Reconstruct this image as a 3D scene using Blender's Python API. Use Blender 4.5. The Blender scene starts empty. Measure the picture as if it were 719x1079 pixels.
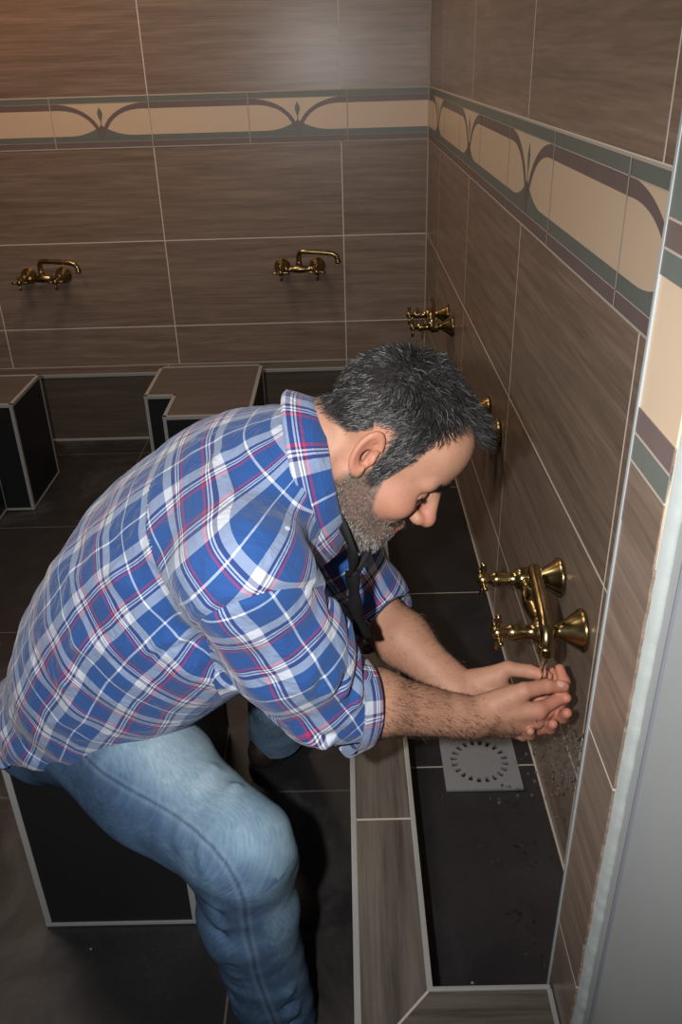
import bpy, bmesh, math, random
import numpy as np
from mathutils import Vector, Matrix, Euler
PI = math.pi
SC = bpy.context.scene
COL = SC.collection
random.seed(7)
RNG = np.random.default_rng(11)

# ------------------------------------------------------------------ helpers
def link_mesh(name, me, mats=None, parent=None):
    o = bpy.data.objects.new(name, me); COL.objects.link(o)
    for m in (mats if isinstance(mats, (list, tuple)) else [mats] if mats else []):
        me.materials.append(m)
    if parent is not None: o.parent = parent
    return o
def obj(name, bm, mats=None, parent=None, smooth=False):
    me = bpy.data.meshes.new(name)
    bmesh.ops.recalc_face_normals(bm, faces=bm.faces[:])
    bm.to_mesh(me); bm.free()
    if smooth:
        for p in me.polygons: p.use_smooth = True
    return link_mesh(name, me, mats, parent)
def thing(name, label, cat, loc=(0, 0, 0), rz=0, group=None):
    o = bpy.data.objects.new(name, None); COL.objects.link(o)
    o.location = loc; o.rotation_euler = (0, 0, rz); o.empty_display_size = .05
    return tag(o, label, cat, group)
def tag(o, label, cat, group=None, kind=None):
    o['label'] = label; o['category'] = cat
    if group: o['group'] = group
    if kind: o['kind'] = kind
    return o
def struct(o): o['kind'] = 'structure'; return o
def copy_tree(o, parent=None):
    c = o.copy(); COL.objects.link(c)
    if parent is not None: c.parent = parent
    for ch in list(o.children): copy_tree(ch, c)
    return c
def box(bm, x0, x1, y0, y1, z0, z1, mi=0):
    v = [bm.verts.new((x, y, z)) for z in (z0, z1) for y in (y0, y1) for x in (x0, x1)]
    for f in ((0, 1, 3, 2), (4, 6, 7, 5), (0, 4, 5, 1), (2, 3, 7, 6), (0, 2, 6, 4), (1, 5, 7, 3)):
        bm.faces.new([v[i] for i in f]).material_index = mi
def bevel(bm, w, seg=2):
    bmesh.ops.bevel(bm, geom=bm.edges[:], offset=w, segments=seg, affect='EDGES', profile=.7)
def frame(d):
    d = Vector(d).normalized()
    a = Vector((0, 0, 1)) if abs(d.z) < .9 else Vector((1, 0, 0))
    u = d.cross(a).normalized(); return u, d.cross(u).normalized()
def ring(bm, c, u, v, r, n):
    return [bm.verts.new(Vector(c) + (u * math.cos(t) + v * math.sin(t)) * r) for t in [2 * PI * i / n for i in range(n)]]
def bridge(bm, a, b, mi=0):
    n = len(a)
    for i in range(n):
        f = bm.faces.new((a[i], a[(i + 1) % n], b[(i + 1) % n], b[i])); f.smooth = True; f.material_index = mi
def lathe(bm, o, d, prof, n=24, mi=0):
    """prof: (distance along d, radius) pairs"""
    u, v = frame(d); d = Vector(d).normalized(); prev = None
    for s, r in prof:
        c = Vector(o) + d * s
        rg = ring(bm, c, u, v, max(r, 1e-4), n)
        if prev: bridge(bm, prev, rg, mi)
        else: bm.faces.new(rg).material_index = mi
        prev = rg
    bm.faces.new(list(reversed(prev))).material_index = mi
def tube(bm, pts, rad, n=12, mi=0):
    pts = [Vector(p) for p in pts]; m = len(pts)
    rs = rad if isinstance(rad, (list, tuple)) else [rad] * m
    d = (pts[1] - pts[0]).normalized(); u, _ = frame(d); prev = None
    for i, p in enumerate(pts):
        if i == 0: d = pts[1] - pts[0]
        elif i == m - 1: d = pts[i] - pts[i - 1]
        else: d = (pts[i + 1] - p).normalized() + (p - pts[i - 1]).normalized()
        d.normalize(); u = (u - d * u.dot(d)).normalized(); v = d.cross(u)
        rg = ring(bm, p, u, v, rs[i], n)
        if prev: bridge(bm, prev, rg, mi)
        else: bm.faces.new(list(reversed(rg)))
        prev = rg
    bm.faces.new(prev)
def smooth_path(pts, k=6):
    P = [Vector(p) for p in pts]; P = [P[0] * 2 - P[1]] + P + [P[-1] * 2 - P[-2]]; out = []
    for i in range(1, len(P) - 2):
        for j in range(k):
            t = j / k; a, b, c, d = P[i - 1:i + 3]
            out.append(.5 * ((2 * b) + (c - a) * t + (2 * a - 5 * b + 4 * c - d) * t * t + (3 * b - a - 3 * c + d) * t ** 3))
    return out + [P[-2]]

# ------------------------------------------------------------------ materials
class NT:
    def __init__(s, name):
        s.m = bpy.data.materials.new(name); s.m.use_nodes = True
        s.t = s.m.node_tree; s.b = s.t.nodes['Principled BSDF']
    def n(s, typ, **kw):
        nd = s.t.nodes.new(typ)
        for k, v in kw.items():
            if hasattr(nd, k) and k not in nd.inputs: setattr(nd, k, v)
            else: nd.inputs[k].default_value = v
        return nd
    def l(s, a, b): s.t.links.new(a, b)
    def inp(s, nd, k, v):
        if hasattr(v, 'is_linked') or hasattr(v, 'links'): s.l(v, nd.inputs[k])
        else: nd.inputs[k].default_value = v
    def math(s, op, a, b=0., c=0.):
        nd = s.t.nodes.new('ShaderNodeMath'); nd.operation = op
        for i, v in enumerate((a, b, c)): s.inp(nd, i, v)
        return nd.outputs[0]
    def mix(s, f, a, b, mode='MIX'):
        nd = s.t.nodes.new('ShaderNodeMix'); nd.data_type = 'RGBA'; nd.blend_type = mode; nd.clamp_factor = True
        s.inp(nd, 0, f); s.inp(nd, 6, c4(a)); s.inp(nd, 7, c4(b)); return nd.outputs[2]
    def noise(s, vec, scale, detail=4, rough=.55, dist=0):
        nd = s.n('ShaderNodeTexNoise', Scale=scale, Detail=detail, Roughness=rough, Distortion=dist)
        if vec is not None: s.l(vec, nd.inputs['Vector'])
        return nd.outputs['Fac']
    def comb(s, x, y, z):
        nd = s.t.nodes.new('ShaderNodeCombineXYZ')
        for i, v in enumerate((x, y, z)): s.inp(nd, i, v)
        return nd.outputs[0]
    def ramp(s, f, stops, const=False):
        nd = s.t.nodes.new('ShaderNodeValToRGB'); cr = nd.color_ramp
        if const: cr.interpolation = 'CONSTANT'
        while len(cr.elements) < len(stops): cr.elements.new(.5)
        for e, (p, c) in zip(cr.elements, stops): e.position = p; e.color = c4(c)
        s.l(f, nd.inputs[0]); return nd.outputs[0]
    def set(s, **kw):
        for k, v in kw.items():
            k = k.replace('_', ' ')
            s.inp(s.b, k, c4(v) if k in ('Base Color',) else v)
        return s.m
    def bump(s, h, strength=.3, dist=.002):
        nd = s.n('ShaderNodeBump', Strength=strength, Distance=dist); s.l(h, nd.inputs['Height']); s.l(nd.outputs[0], s.b.inputs['Normal'])
def c4(c):
    if isinstance(c, (tuple, list)) and len(c) == 3: return (*c, 1.)
    return c
def srgb(r, g, b):
    return tuple(((x / 255) / 12.92 if x / 255 <= .04045 else ((x / 255 + .055) / 1.055) ** 2.4) for x in (r, g, b))

def tile_mat(name, axes, pitch, off, cols, grain=None, grout=(.2, .18, .16), gw=.004, rough=.35, spec=.5, dust=0., grain_amt=1., gvar=.12):
    """procedural tiles in world metres: axes (u,v), pitch, offset, grain axis index (0/1)"""
    t = NT(name); geo = t.n('ShaderNodeNewGeometry'); sep = t.n('ShaderNodeSeparateXYZ'); t.l(geo.outputs['Position'], sep.inputs[0])
    A = [sep.outputs[i] for i in axes]
    ids, dist = [], []
    for a, p, o in zip(A, pitch, off):
        q = t.math('DIVIDE', t.math('SUBTRACT', a, o), p)
        fl = t.math('FLOOR', q); fr = t.math('SUBTRACT', q, fl)
        dist.append(t.math('MULTIPLY', t.math('MINIMUM', fr, t.math('SUBTRACT', 1., fr)), p)); ids.append(fl)
    d = t.math('MINIMUM', *dist)
    mask = t.math('LESS_THAN', d, gw / 2)
    wn = t.n('ShaderNodeTexWhiteNoise', noise_dimensions='2D'); t.l(t.comb(ids[0], ids[1], 0.), wn.inputs['Vector'])
    rnd = wn.outputs['Value']
    if grain is not None:
        s = [26., 26.]; s[grain] = 1.6
        vec = t.comb(t.math('MULTIPLY', A[0], s[0]), t.math('MULTIPLY', A[1], s[1]), t.math('MULTIPLY', rnd, 37.))
        g1 = t.noise(vec, 1.6, 6, .65, .4)
        s2 = [150., 150.]; s2[grain] = 5.
        g2 = t.noise(t.comb(t.math('MULTIPLY', A[0], s2[0]), t.math('MULTIPLY', A[1], s2[1]), t.math('MULTIPLY', rnd, 91.)), 1.2, 3, .6)
        g = t.math('ADD', t.math('MULTIPLY', g1, .65), t.math('MULTIPLY', g2, .35))
    else:
        g1 = t.noise(geo.outputs['Position'], 9., 5, .6); g2 = t.noise(geo.outputs['Position'], 160., 3, .6)
        g = t.math('ADD', t.math('MULTIPLY', g1, .6), t.math('MULTIPLY', g2, .4))
    lo, hi = .5 - .22 / grain_amt, .5 + .22 / grain_amt
    col = t.ramp(g, [(max(0, lo), cols[0]), (.5, cols[1]), (min(1, hi), cols[2])])
    vf = t.math('ADD', 1 - gvar / 2, t.math('MULTIPLY', rnd, gvar))
    col = t.mix(1., col, t.comb(vf, vf, vf), 'MULTIPLY')
    rg = rough
    if dust:
        dn = t.noise(geo.outputs['Position'], 3.3, 7, .68, .8)
        dm = t.math('MULTIPLY', t.ramp(dn, [(.5, (0, 0, 0)), (.78, (1, 1, 1))]), dust)
        col = t.mix(dm, col, (.26, .25, .235)); rg = t.math('ADD', rough, t.math('MULTIPLY', dm, .5))
        sp = t.n('ShaderNodeTexVoronoi', Scale=21.); t.l(geo.outputs['Position'], sp.inputs['Vector'])
        wn2 = t.n('ShaderNodeTexWhiteNoise', noise_dimensions='3D'); t.l(sp.outputs['Position'], wn2.inputs['Vector'])
        spm = t.math('MULTIPLY', t.math('LESS_THAN', sp.outputs['Distance'], t.math('MULTIPLY', wn2.outputs['Value'], .05)), t.math('GREATER_THAN', wn2.outputs['Value'], .66))
        col = t.mix(t.math('MULTIPLY', spm, .5), col, (.4, .39, .37))
    col = t.mix(mask, col, grout)
    t.set(Base_Color=col, Roughness=t.mix(mask, t.comb(rg, rg, rg), (.85, .85, .85)), Specular_IOR_Level=spec)
    h = t.math('SUBTRACT', t.math('MULTIPLY', g, .25), t.math('MULTIPLY', mask, 1.))
    t.bump(h, .35, .0015)
    return t.m

def plain(name, col, rough=.5, metal=0., spec=.5, noise_amt=0., nscale=20., bump=0.):
    t = NT(name); geo = t.n('ShaderNodeTexCoord')
    n = t.noise(geo.outputs['Object'], nscale, 5, .6)
    c = t.mix(t.math('MULTIPLY', n, noise_amt), col, tuple(x * .35 for x in col)) if noise_amt else col
    t.set(Base_Color=c, Roughness=rough, Metallic=metal, Specular_IOR_Level=spec)
    if bump: t.bump(n, bump, .002)
    return t.m

# ------------------------------------------------------------------ key dimensions (metres, x towards the right wall at 0, back wall y = 0, floor z = 0)
TH, TW = .365, .7545
ZE, ZD, ZC, ZB, ZA = .1727, .3833, .7483, 1.1133, 1.3005      # trough floor, tile rows, band bottom, band top
ZTOP = 2.5
XV = -.350                                                     # a vertical joint on the back wall
YV = -1.953                                                    # a vertical joint on the right wall
XI, XO, ZCB = -.258, -.366, .292                               # curb inner edge, outer edge, top
XP, YP = -.0964, -2.992                                        # pier face by the entrance
brown = [srgb(96, 82, 71), srgb(125, 108, 95), srgb(150, 132, 117)]
grout_c = srgb(206, 196, 184)
slate = [srgb(27, 27, 28), srgb(35, 34, 35), srgb(45, 43, 43)]
M = {}
M['back_lo'] = tile_mat('brown_wood_tile_back', (0, 2), (TW, TH), (XV, ZD), brown, 0, grout_c, .0042, .3, .5)
M['back_hi'] = tile_mat('brown_wood_tile_back_upper', (0, 2), (TW, TH), (XV, ZA), brown, 0, grout_c, .0042, .3, .5)
M['right_lo'] = tile_mat('brown_wood_tile_right', (1, 2), (TW, TH), (YV, ZD), brown, 0, grout_c, .0046, .3, .5)
M['right_hi'] = tile_mat('brown_wood_tile_right_upper', (1, 2), (TW, TH), (YV, ZA), brown, 0, grout_c, .0046, .3, .5)
M['pier_tile'] = tile_mat('brown_wood_tile_pier', (1, 2), (TW, .337), (-3.4, .418), brown, 0, grout_c, .0036, .3, .5)
M['floor'] = tile_mat('dark_slate_floor_tile', (0, 1), (.617, .617), (-.585, -1.124), slate, None, srgb(84, 74, 66), .004, .42, .4, dust=.16)
M['trough'] = tile_mat('dark_slate_trough_tile', (0, 1), (.9, .615), (.0, -1.238), [srgb(25, 25, 28), srgb(32, 32, 35), srgb(41, 41, 44)], None, srgb(150, 140, 130), .0035, .35, .45, dust=.06)
M['curb_top'] = tile_mat('grey_wood_curb_tile', (0, 1), (.9, .745), (.1, -2.703), [srgb(50, 45, 41), srgb(86, 79, 72), srgb(104, 97, 89)], 1, srgb(170, 160, 148), .004, .4, .4, grain_amt=1.15)
M['curb_top_x'] = tile_mat('grey_wood_curb_tile_across', (1, 0), (.9, .745), (.1, -.35), [srgb(50, 45, 41), srgb(86, 79, 72), srgb(104, 97, 89)], 1, srgb(170, 160, 148), .004, .4, .4, grain_amt=1.15)
M['curb_face'] = tile_mat('dark_wood_curb_face', (0, 2), (TW, .5), (XV, -.1), [srgb(60, 52, 46), srgb(76, 67, 60), srgb(92, 82, 74)], 0, grout_c, .004, .4, .4)
M['curb_face_y'] = tile_mat('dark_wood_curb_side', (1, 2), (TW, .5), (YV, -.1), [srgb(60, 52, 46), srgb(76, 67, 60), srgb(92, 82, 74)], 0, grout_c, .004, .4, .4)
M['trim'] = plain('grey_edge_trim', srgb(152, 151, 148), .45, .15, .5, .25, 60)
M['grout'] = plain('pale_grout', srgb(168, 158, 147), .8)
M['teal'] = plain('teal_glaze', srgb(108, 114, 109), .4, 0, .5, .3, 18)
M['plum'] = plain('plum_glaze', srgb(114, 100, 98), .4, 0, .5, .3, 18)
M['cream'] = plain('cream_glaze', srgb(205, 183, 158), .38, 0, .5, .12, 14)
M['plaster'] = plain('white_plaster', srgb(160, 164, 164), .8, 0, .3, .2, 7, .15)
M['adhesive'] = plain('rough_adhesive', srgb(166, 172, 170), .9, 0, .2, .25, 45, .5)
M['ceil'] = plain('ceiling_paint', srgb(170, 165, 158), .8, 0, .3, .1)
M['black_tile'] = plain('black_stool_tile', srgb(27, 27, 29), .4, 0, .4, .3, 40)
M['stool_top'] = tile_mat('dark_wood_stool_top', (0, 1), (5., 5.), (2.2, 2.2), [srgb(66, 59, 54), srgb(80, 72, 66), srgb(92, 84, 77)], 0, grout_c, .002, .35, .5)
M['steel'] = plain('drain_metal', srgb(128, 130, 132), .45, .3, .5, .3, 70)
M['dark'] = plain('drain_shade', srgb(16, 16, 16), .6)
def brass():
    t = NT('antique_brass'); tc = t.n('ShaderNodeTexCoord'); n = t.noise(tc.outputs['Object'], 34, 5, .6)
    t.set(Base_Color=t.ramp(n, [(.3, srgb(118, 102, 70)), (.7, srgb(176, 156, 112))]), Metallic=1., Roughness=.25); return t.m
M['brass'] = brass()

# ------------------------------------------------------------------ room shell
XL, YF = -2.7, -5.2
bm = bmesh.new(); box(bm, XL - .1, .2, YF, .1, -.1, 0); struct(obj('floor', bm, M['floor']))
bm = bmesh.new(); box(bm, XL - .1, .2, 0, .12, 0, ZA, 0); box(bm, XL - .1, .2, 0, .12, ZA, ZTOP, 1); struct(obj('wall_back', bm, [M['back_lo'], M['back_hi']]))
bm = bmesh.new(); box(bm, 0, .2, YP - .06, 0, 0, ZA, 0); box(bm, 0, .2, YP - .06, 0, ZA, ZTOP, 1); struct(obj('wall_right', bm, [M['right_lo'], M['right_hi']]))
bm = bmesh.new(); box(bm, XL - .1, XL, YF, 0, 0, ZA, 0); box(bm, XL - .1, XL, YF, 0, ZA, ZTOP, 1); struct(obj('wall_left', bm, [M['right_lo'], M['right_hi']]))
bm = bmesh.new(); box(bm, XL - .1, .2, YF, .12, ZTOP, ZTOP + .1); struct(obj('ceiling', bm, M['ceil']))
# pier at the entrance: plaster core, tiled strip standing proud with a broken edge
XPL = XP + .009
def lean(bm):                                                  # the pier is slightly out of plumb
    for v in bm.verts: v.co.y -= .026 * (v.co.z - .75)
bm = bmesh.new(); box(bm, XPL, .2, YF, YP - .016, 0, ZTOP); lean(bm); struct(obj('wall_entrance', bm, M['plaster']))
def ragged_strip(name, y_far, y_near, amp, x_face, x_back, z0, z1, mat, step=.011, seed=1, cut=None):
    r = random.Random(seed); bm = bmesh.new(); prev = None; z = z0; w = 0.
    while True:
        w = .72 * w + r.uniform(-1, 1) * amp
        y = y_near + w
        cur = [bm.verts.new(p) for p in ((x_face, y_far, z), (x_face, y, z), (x_back, y - .004, z), (x_back, y_far, z))]
        if prev: bridge(bm, prev, cur)
        else: bm.faces.new(cur)
        prev = cur
        if z >= z1: break
        z = min(z1, z + step)
    bm.faces.new(prev)
    for f in bm.faces: f.smooth = False
    lean(bm)
    return obj(name, bm, mat, None, name == 'trim_9')
def pier_y(z): return -3.082 + 0.014 * (z - .5)
pt = ragged_strip('wall_entrance_tile', YP, -3.088, .0011, XP, XPL + .002, 0., 1.02, M['pier_tile'], step=.006, seed=3); struct(pt)
pt = ragged_strip('wall_entrance_tile_upper', YP, -3.088, .0012, XP, XPL + .002, 1.36, ZTOP, M['pier_tile'], seed=4); struct(pt)
ad = ragged_strip('trim_9', YP - .05, -3.102, .0008, XP + .0025, XPL + .003, 0., ZTOP, M['adhesive'], step=.006, seed=5); struct(ad)
bm = bmesh.new(); box(bm, XPL - .003, XPL + .002, -3.1275, -3.125, 0, ZTOP); lean(bm); struct(obj('trim_8', bm, plain('bead_line', srgb(120, 122, 130), .6)))

# decorated band
def poly(bm, pts, z, mi):
    vs = [bm.verts.new((p[0], p[1], z)) for p in pts]
    try: f = bm.faces.new(vs); f.material_index = mi
    except ValueError: pass
def strip_between(bm, top, bot, z, mi):
    for i in range(len(top) - 1): poly(bm, [bot[i], bot[i + 1], top[i + 1], top[i]], z, mi)
def band_tile(bm, x0, w, h, motif, clip=(-1e9, 1e9), flip=False):
    """materials: 0 cream 1 teal 2 plum 3 grout ; drawn in (u, v) with v up 0..h"""
    def R(a, b, c, d, z, mi):
        a, b = max(a, clip[0]), min(b, clip[1])
        if b > a: poly(bm, [(a, c), (b, c), (b, d), (a, d)], z, mi)
    x1 = x0 + w; g = .0016
    lo, md = (1, 2) if flip else (2, 1)
    R(x0, x1, 0, h * .13, .0010, lo); R(x0, x1, h * .13, h * .25, .0010, md)
    R(x0, x1, h * .25, h * .75, .0010, 0)
    R(x0, x1, h * .875, h, .0010, 1)
    if not motif: R(x0, x1, h * .75, h * .875, .0010, 2)
    else:
        R(x0, x1, h * .75, h * .875, .0010, 0); c = x0 + w / 2; N = 16
        for sgn in (-1, 1):
            if not (clip[0] <= c + sgn * w * .25 <= clip[1] or clip[0] <= c <= clip[1]): continue
            top, bot, hill = [], [], []
            for i in range(N + 1):
                t = i / N                                       # from joint to centre
                u = c + sgn * (w / 2) * (1 - t)
                e = math.sqrt(max(0, 1 - t ** 2.1))             # falling arc
                vt = h * (.20 + .675 * e); 
                th = h * (.125 * (1 - .55 * t))
                tu = u; bu = u
                top.append((min(max(tu, clip[0]), clip[1]), vt)); bot.append((min(max(bu, clip[0]), clip[1]), max(h * .15, vt - th - h * .16 * t ** 6)))
            strip_between(bm, top, bot, .0016, 2)
            ht, hb = [], []
            for i in range(N + 1):
                t = i / N; u = c + sgn * w * .34 * (1 - t)
                ht.append((min(max(u, clip[0]), clip[1]), h * (.25 + .20 * t ** 2.2))); hb.append((min(max(u, clip[0]), clip[1]), h * .20))
            strip_between(bm, ht, hb, .0013, 1)
        if clip[0] < c < clip[1]:
            leaf = [(c, h * .80), (c - .010, h * .70), (c - .009, h * .63), (c, h * .50), (c + .009, h * .63), (c + .010, h * .70)]
            poly(bm, leaf, .0016, 1); R(c - .0018, c + .0018, h * .42, h * .52, .0016, 2)
            poly(bm, [(c - .011, h * .40), (c, h * .30), (c + .011, h * .40), (c, h * .47)], .0018, 2)
    for v in (h * .13, h * .875): R(x0, x1, v - g / 2, v + g / 2, .0019, 3)
    R(x0, x0 + .0036, 0, h, .0019, 3)
def band(name, joints, x_start, x_end, place, h=ZA - ZB, flip=False, first_motif=True):
    bm = bmesh.new(); mot = first_motif
    for a, b in zip(joints[:-1], joints[1:]):
        band_tile(bm, a, b - a, h, mot, (x_start, x_end), flip); mot = not mot
    for v in (.001, h - .001): poly(bm, [(x_start, v - .002), (x_end, v - .002), (x_end, v + .002), (x_start, v + .002)], .002, 3)
    for v in bm.verts: v.co = Vector(place(*v.co))
    bmesh.ops.recalc_face_normals(bm, faces=bm.faces[:])
    me = bpy.data.meshes.new(name); bm.to_mesh(me); bm.free()
    o = link_mesh(name, me, [M['cream'], M['teal'], M['plum'], M['grout']]); return struct(o)
J = [-.325 + .0 - .3905 * k for k in range(-1, 7)]; J = sorted(J)
band('trim_1', J, XL, 0., lambda u, v, d: (u, -d, ZB + v), first_motif=(len([j for j in J if j < -.70]) % 2 == 1))
Jr = sorted([-1.787 - .4075 * k for k in range(-5, 4)])
band('trim_2', Jr, YP, 0., lambda u, v, d: (-d, u, ZB + v), first_motif=True)
bm = bmesh.new(); box(bm, XP + .0005, XP + .003, -3.087, YP - .002, 1.02, 1.36); lean(bm); struct(obj('trim_3', bm, M['cream']))
bm = bmesh.new()
for (z0, z1, k) in ((1.118, 1.133, 1), (1.133, 1.152, 2)) : pass
def pier_band():
    bm = bmesh.new()
    for z0, z1, k in ((1.085, 1.111, 1), (1.111, 1.135, 2), (1.252, 1.274, 1), (1.274, 1.296, 2), (1.296, 1.36, 1), (1.02, 1.083, 3)):
        box(bm, XP - .0006, XP + .002, -3.087, YP - .002, z0, z1, k)
    for z in (1.084, 1.111, 1.2735, 1.2965): box(bm, XP - .001, XP + .002, -3.087, YP - .002, z - .001, z + .001, 4)
    lean(bm); return obj('trim_4', bm, [M['cream'], M['teal'], M['plum'], M['pier_tile'], M['grout']])
struct(pier_band())
# metal corner strips
bm = bmesh.new(); box(bm, XP - .0015, XP + .006, YP - .0045, YP + .001, 0, ZTOP); lean(bm); bevel(bm, .001); struct(obj('trim_5', bm, plain('corner_strip', srgb(168, 174, 176), .4, .2)))
bm = bmesh.new(); box(bm, -.004, 0.001, -.004, 0.001, ZE, ZTOP); struct(obj('trim_6', bm, M['grout']))

# ------------------------------------------------------------------ wash trough: sunken floor and raised curbs
YB = -.366; YBI = -.258; YE = -2.995; YEO = -3.098
bm = bmesh.new(); box(bm, XI - .004, -.0005, YE + .0, -.0005, 0.002, ZE); box(bm, XL, XI - .004, YBI - .004, -.0005, .002, ZE); struct(obj('trough_floor', bm, M['trough']))
bm = bmesh.new(); box(bm, -.004, -.0005, YE, -.001, ZE, ZE + .003); struct(obj('trim_7', bm, M['grout']))
def rim(name, segs, mat): 
    bm = bmesh.new()
    for s in segs: box(bm, *s)
    return bm
def curb(label, name, body, tops, trims, cat='curb'):
    t = thing(name, label, cat, (0, 0, 0))
    bm = bmesh.new()
    for b, mi in body: box(bm, *b, mi)
    obj('base', bm, [M['curb_face'], M['curb_face_y']], t)
    for pts, m in tops:
        bm = bmesh.new(); vs = [bm.verts.new((x, y, ZCB - .006)) for x, y in pts]; f = bm.faces.new(vs)
        r = bmesh.ops.extrude_face_region(bm, geom=[f]); bmesh.ops.translate(bm, vec=(0, 0, .006), verts=[v for v in r['geom'] if isinstance(v, bmesh.types.BMVert)])
        obj('top_tile', bm, M[m], t)
    for b in trims:
        bm = bmesh.new(); box(bm, *b); bevel(bm, .002); obj('edge_trim', bm, M['trim'], t)
    return t
tz0, tz1 = ZCB - .011, ZCB + .0025
curb('grey wood-look tiled curb of the trough along the right wall, beside the crouching man', 'trough_curb',
     [((XO + .003, XI - .003, YE - .1, YB - .001, .001, ZCB - .006), 1), ((XI - .003, XP - .001, YE - .1, YE - .003, .001, ZCB - .006), 0)],
     [([(XO + .008, YEO + .002), (XO + .008, YB - .001), (XI - .006, YB - .001), (XI - .006, YE - .004)], 'curb_top'),
      ([(XO + .009, YEO + .002), (XI - .0055, YE - .005), (XP - .003, YE - .005), (XP - .003, YEO + .002)], 'curb_top_x')],
     [(XO, XO + .0095, YEO, YB - .001, tz0, tz1), (XI - .0085, XI, YE - .004, YB - .001, tz0, tz1), (XI - .0085, XP - .002, YE - .0065, YE, tz0, tz1),
      (XP - .008, XP - .001, YEO, YE - .006, tz0, tz1)])
def mitre():
    a, b = Vector((XO + .0085, YEO + .002)), Vector((XI - .0058, YE - .0045)); d = (b - a).normalized(); s = Vector((-d.y, d.x)) * .0017; bm = bmesh.new()
    lo = [bm.verts.new((*p, ZCB - .004)) for p in (a - s, b - s, b + s, a + s)]; hi = [bm.verts.new((v.co.x, v.co.y, ZCB + .0005)) for v in lo]
    bm.faces.new(hi); bm.faces.new(lo[::-1])
    for i in range(4): bm.faces.new((lo[i], lo[(i + 1) % 4], hi[(i + 1) % 4], hi[i]))
    obj('mitre_joint', bm, M['grout'], [o for o in SC.objects if o.name == 'trough_curb'][0])
mitre()
curb('brown tiled curb of the trough along the back wall, behind the stools', 'trough_curb',
     [((XL + .002, XI - .003, YB + .003, YBI - .003, .001, ZCB - .006), 0)],
     [([(XL + .002, YB + .008), (XI - .004, YB + .008), (XI - .004, YBI - .006), (XL + .002, YBI - .006)], 'curb_top_x')],
     [(XL + .002, XI - .003, YB, YB + .0095, tz0, tz1), (XL + .002, XI - .003, YBI - .0085, YBI, tz0, tz1), (XL + .002, XO - .004, YB - .004, YB + .004, .001, .011)])

# drain
dr = thing('floor_drain', 'square grey metal drain grate with a ring of slots in the trough floor', 'drain', (-.1105, -2.461, ZE))
def drain_grate():
    bm = bmesh.new(); h = .0735; n = 64; z0, z1 = .0015, .0065
    ro, ri = .0565, .0435
    def sq(t):
        c, s = math.cos(t), math.sin(t); k = h / max(abs(c), abs(s)); return (c * k, s * k)
    T = [2 * PI * i / n for i in range(n)]
    A = [bm.verts.new((*sq(t), z1)) for t in T]; B = [bm.verts.new((ro * math.cos(t), ro * math.sin(t), z1)) for t in T]
    C = [bm.verts.new((*sq(t), z0)) for t in T]; D = [bm.verts.new((ro * math.cos(t), ro * math.sin(t), z0)) for t in T]
    for p, q in ((A, B), (B, D), (D, C), (C, A)):
        for i in range(n): bm.faces.new((p[i], p[(i + 1) % n], q[(i + 1) % n], q[i]))
    E_ = [bm.verts.new((ri * math.cos(t), ri * math.sin(t), z1)) for t in T]; F = [bm.verts.new((ri * math.cos(t), ri * math.sin(t), z0)) for t in T]
    bm.faces.new(E_); bm.faces.new(F)
    for i in range(n): bm.faces.new((E_[i], E_[(i + 1) % n], F[(i + 1) % n], F[i]))
    for k in range(20):
        t = 2 * PI * k / 20; c, s = math.cos(t), math.sin(t); w = .0042
        p = [(ri - .001, -w), (ro + .001, -w), (ro + .001, w), (ri - .001, w)]
        lo = [bm.verts.new((x * c - y * s, x * s + y * c, z0)) for x, y in p]; hi = [bm.verts.new((x * c - y * s, x * s + y * c, z1 - .0002)) for x, y in p]
        bm.faces.new(hi); bm.faces.new(lo)
        for i in range(4): bm.faces.new((lo[i], lo[(i + 1) % 4], hi[(i + 1) % 4], hi[i]))
    return bm
obj('grate', drain_grate(), M['steel'], dr)
bm = bmesh.new(); lathe(bm, (0, 0, .0003), (0, 0, 1), [(0, .062), (.001, .062)], 40); obj('slot_shade', bm, M['dark'], dr)  # black disc on the trough floor paints the shade below the slots

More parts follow.
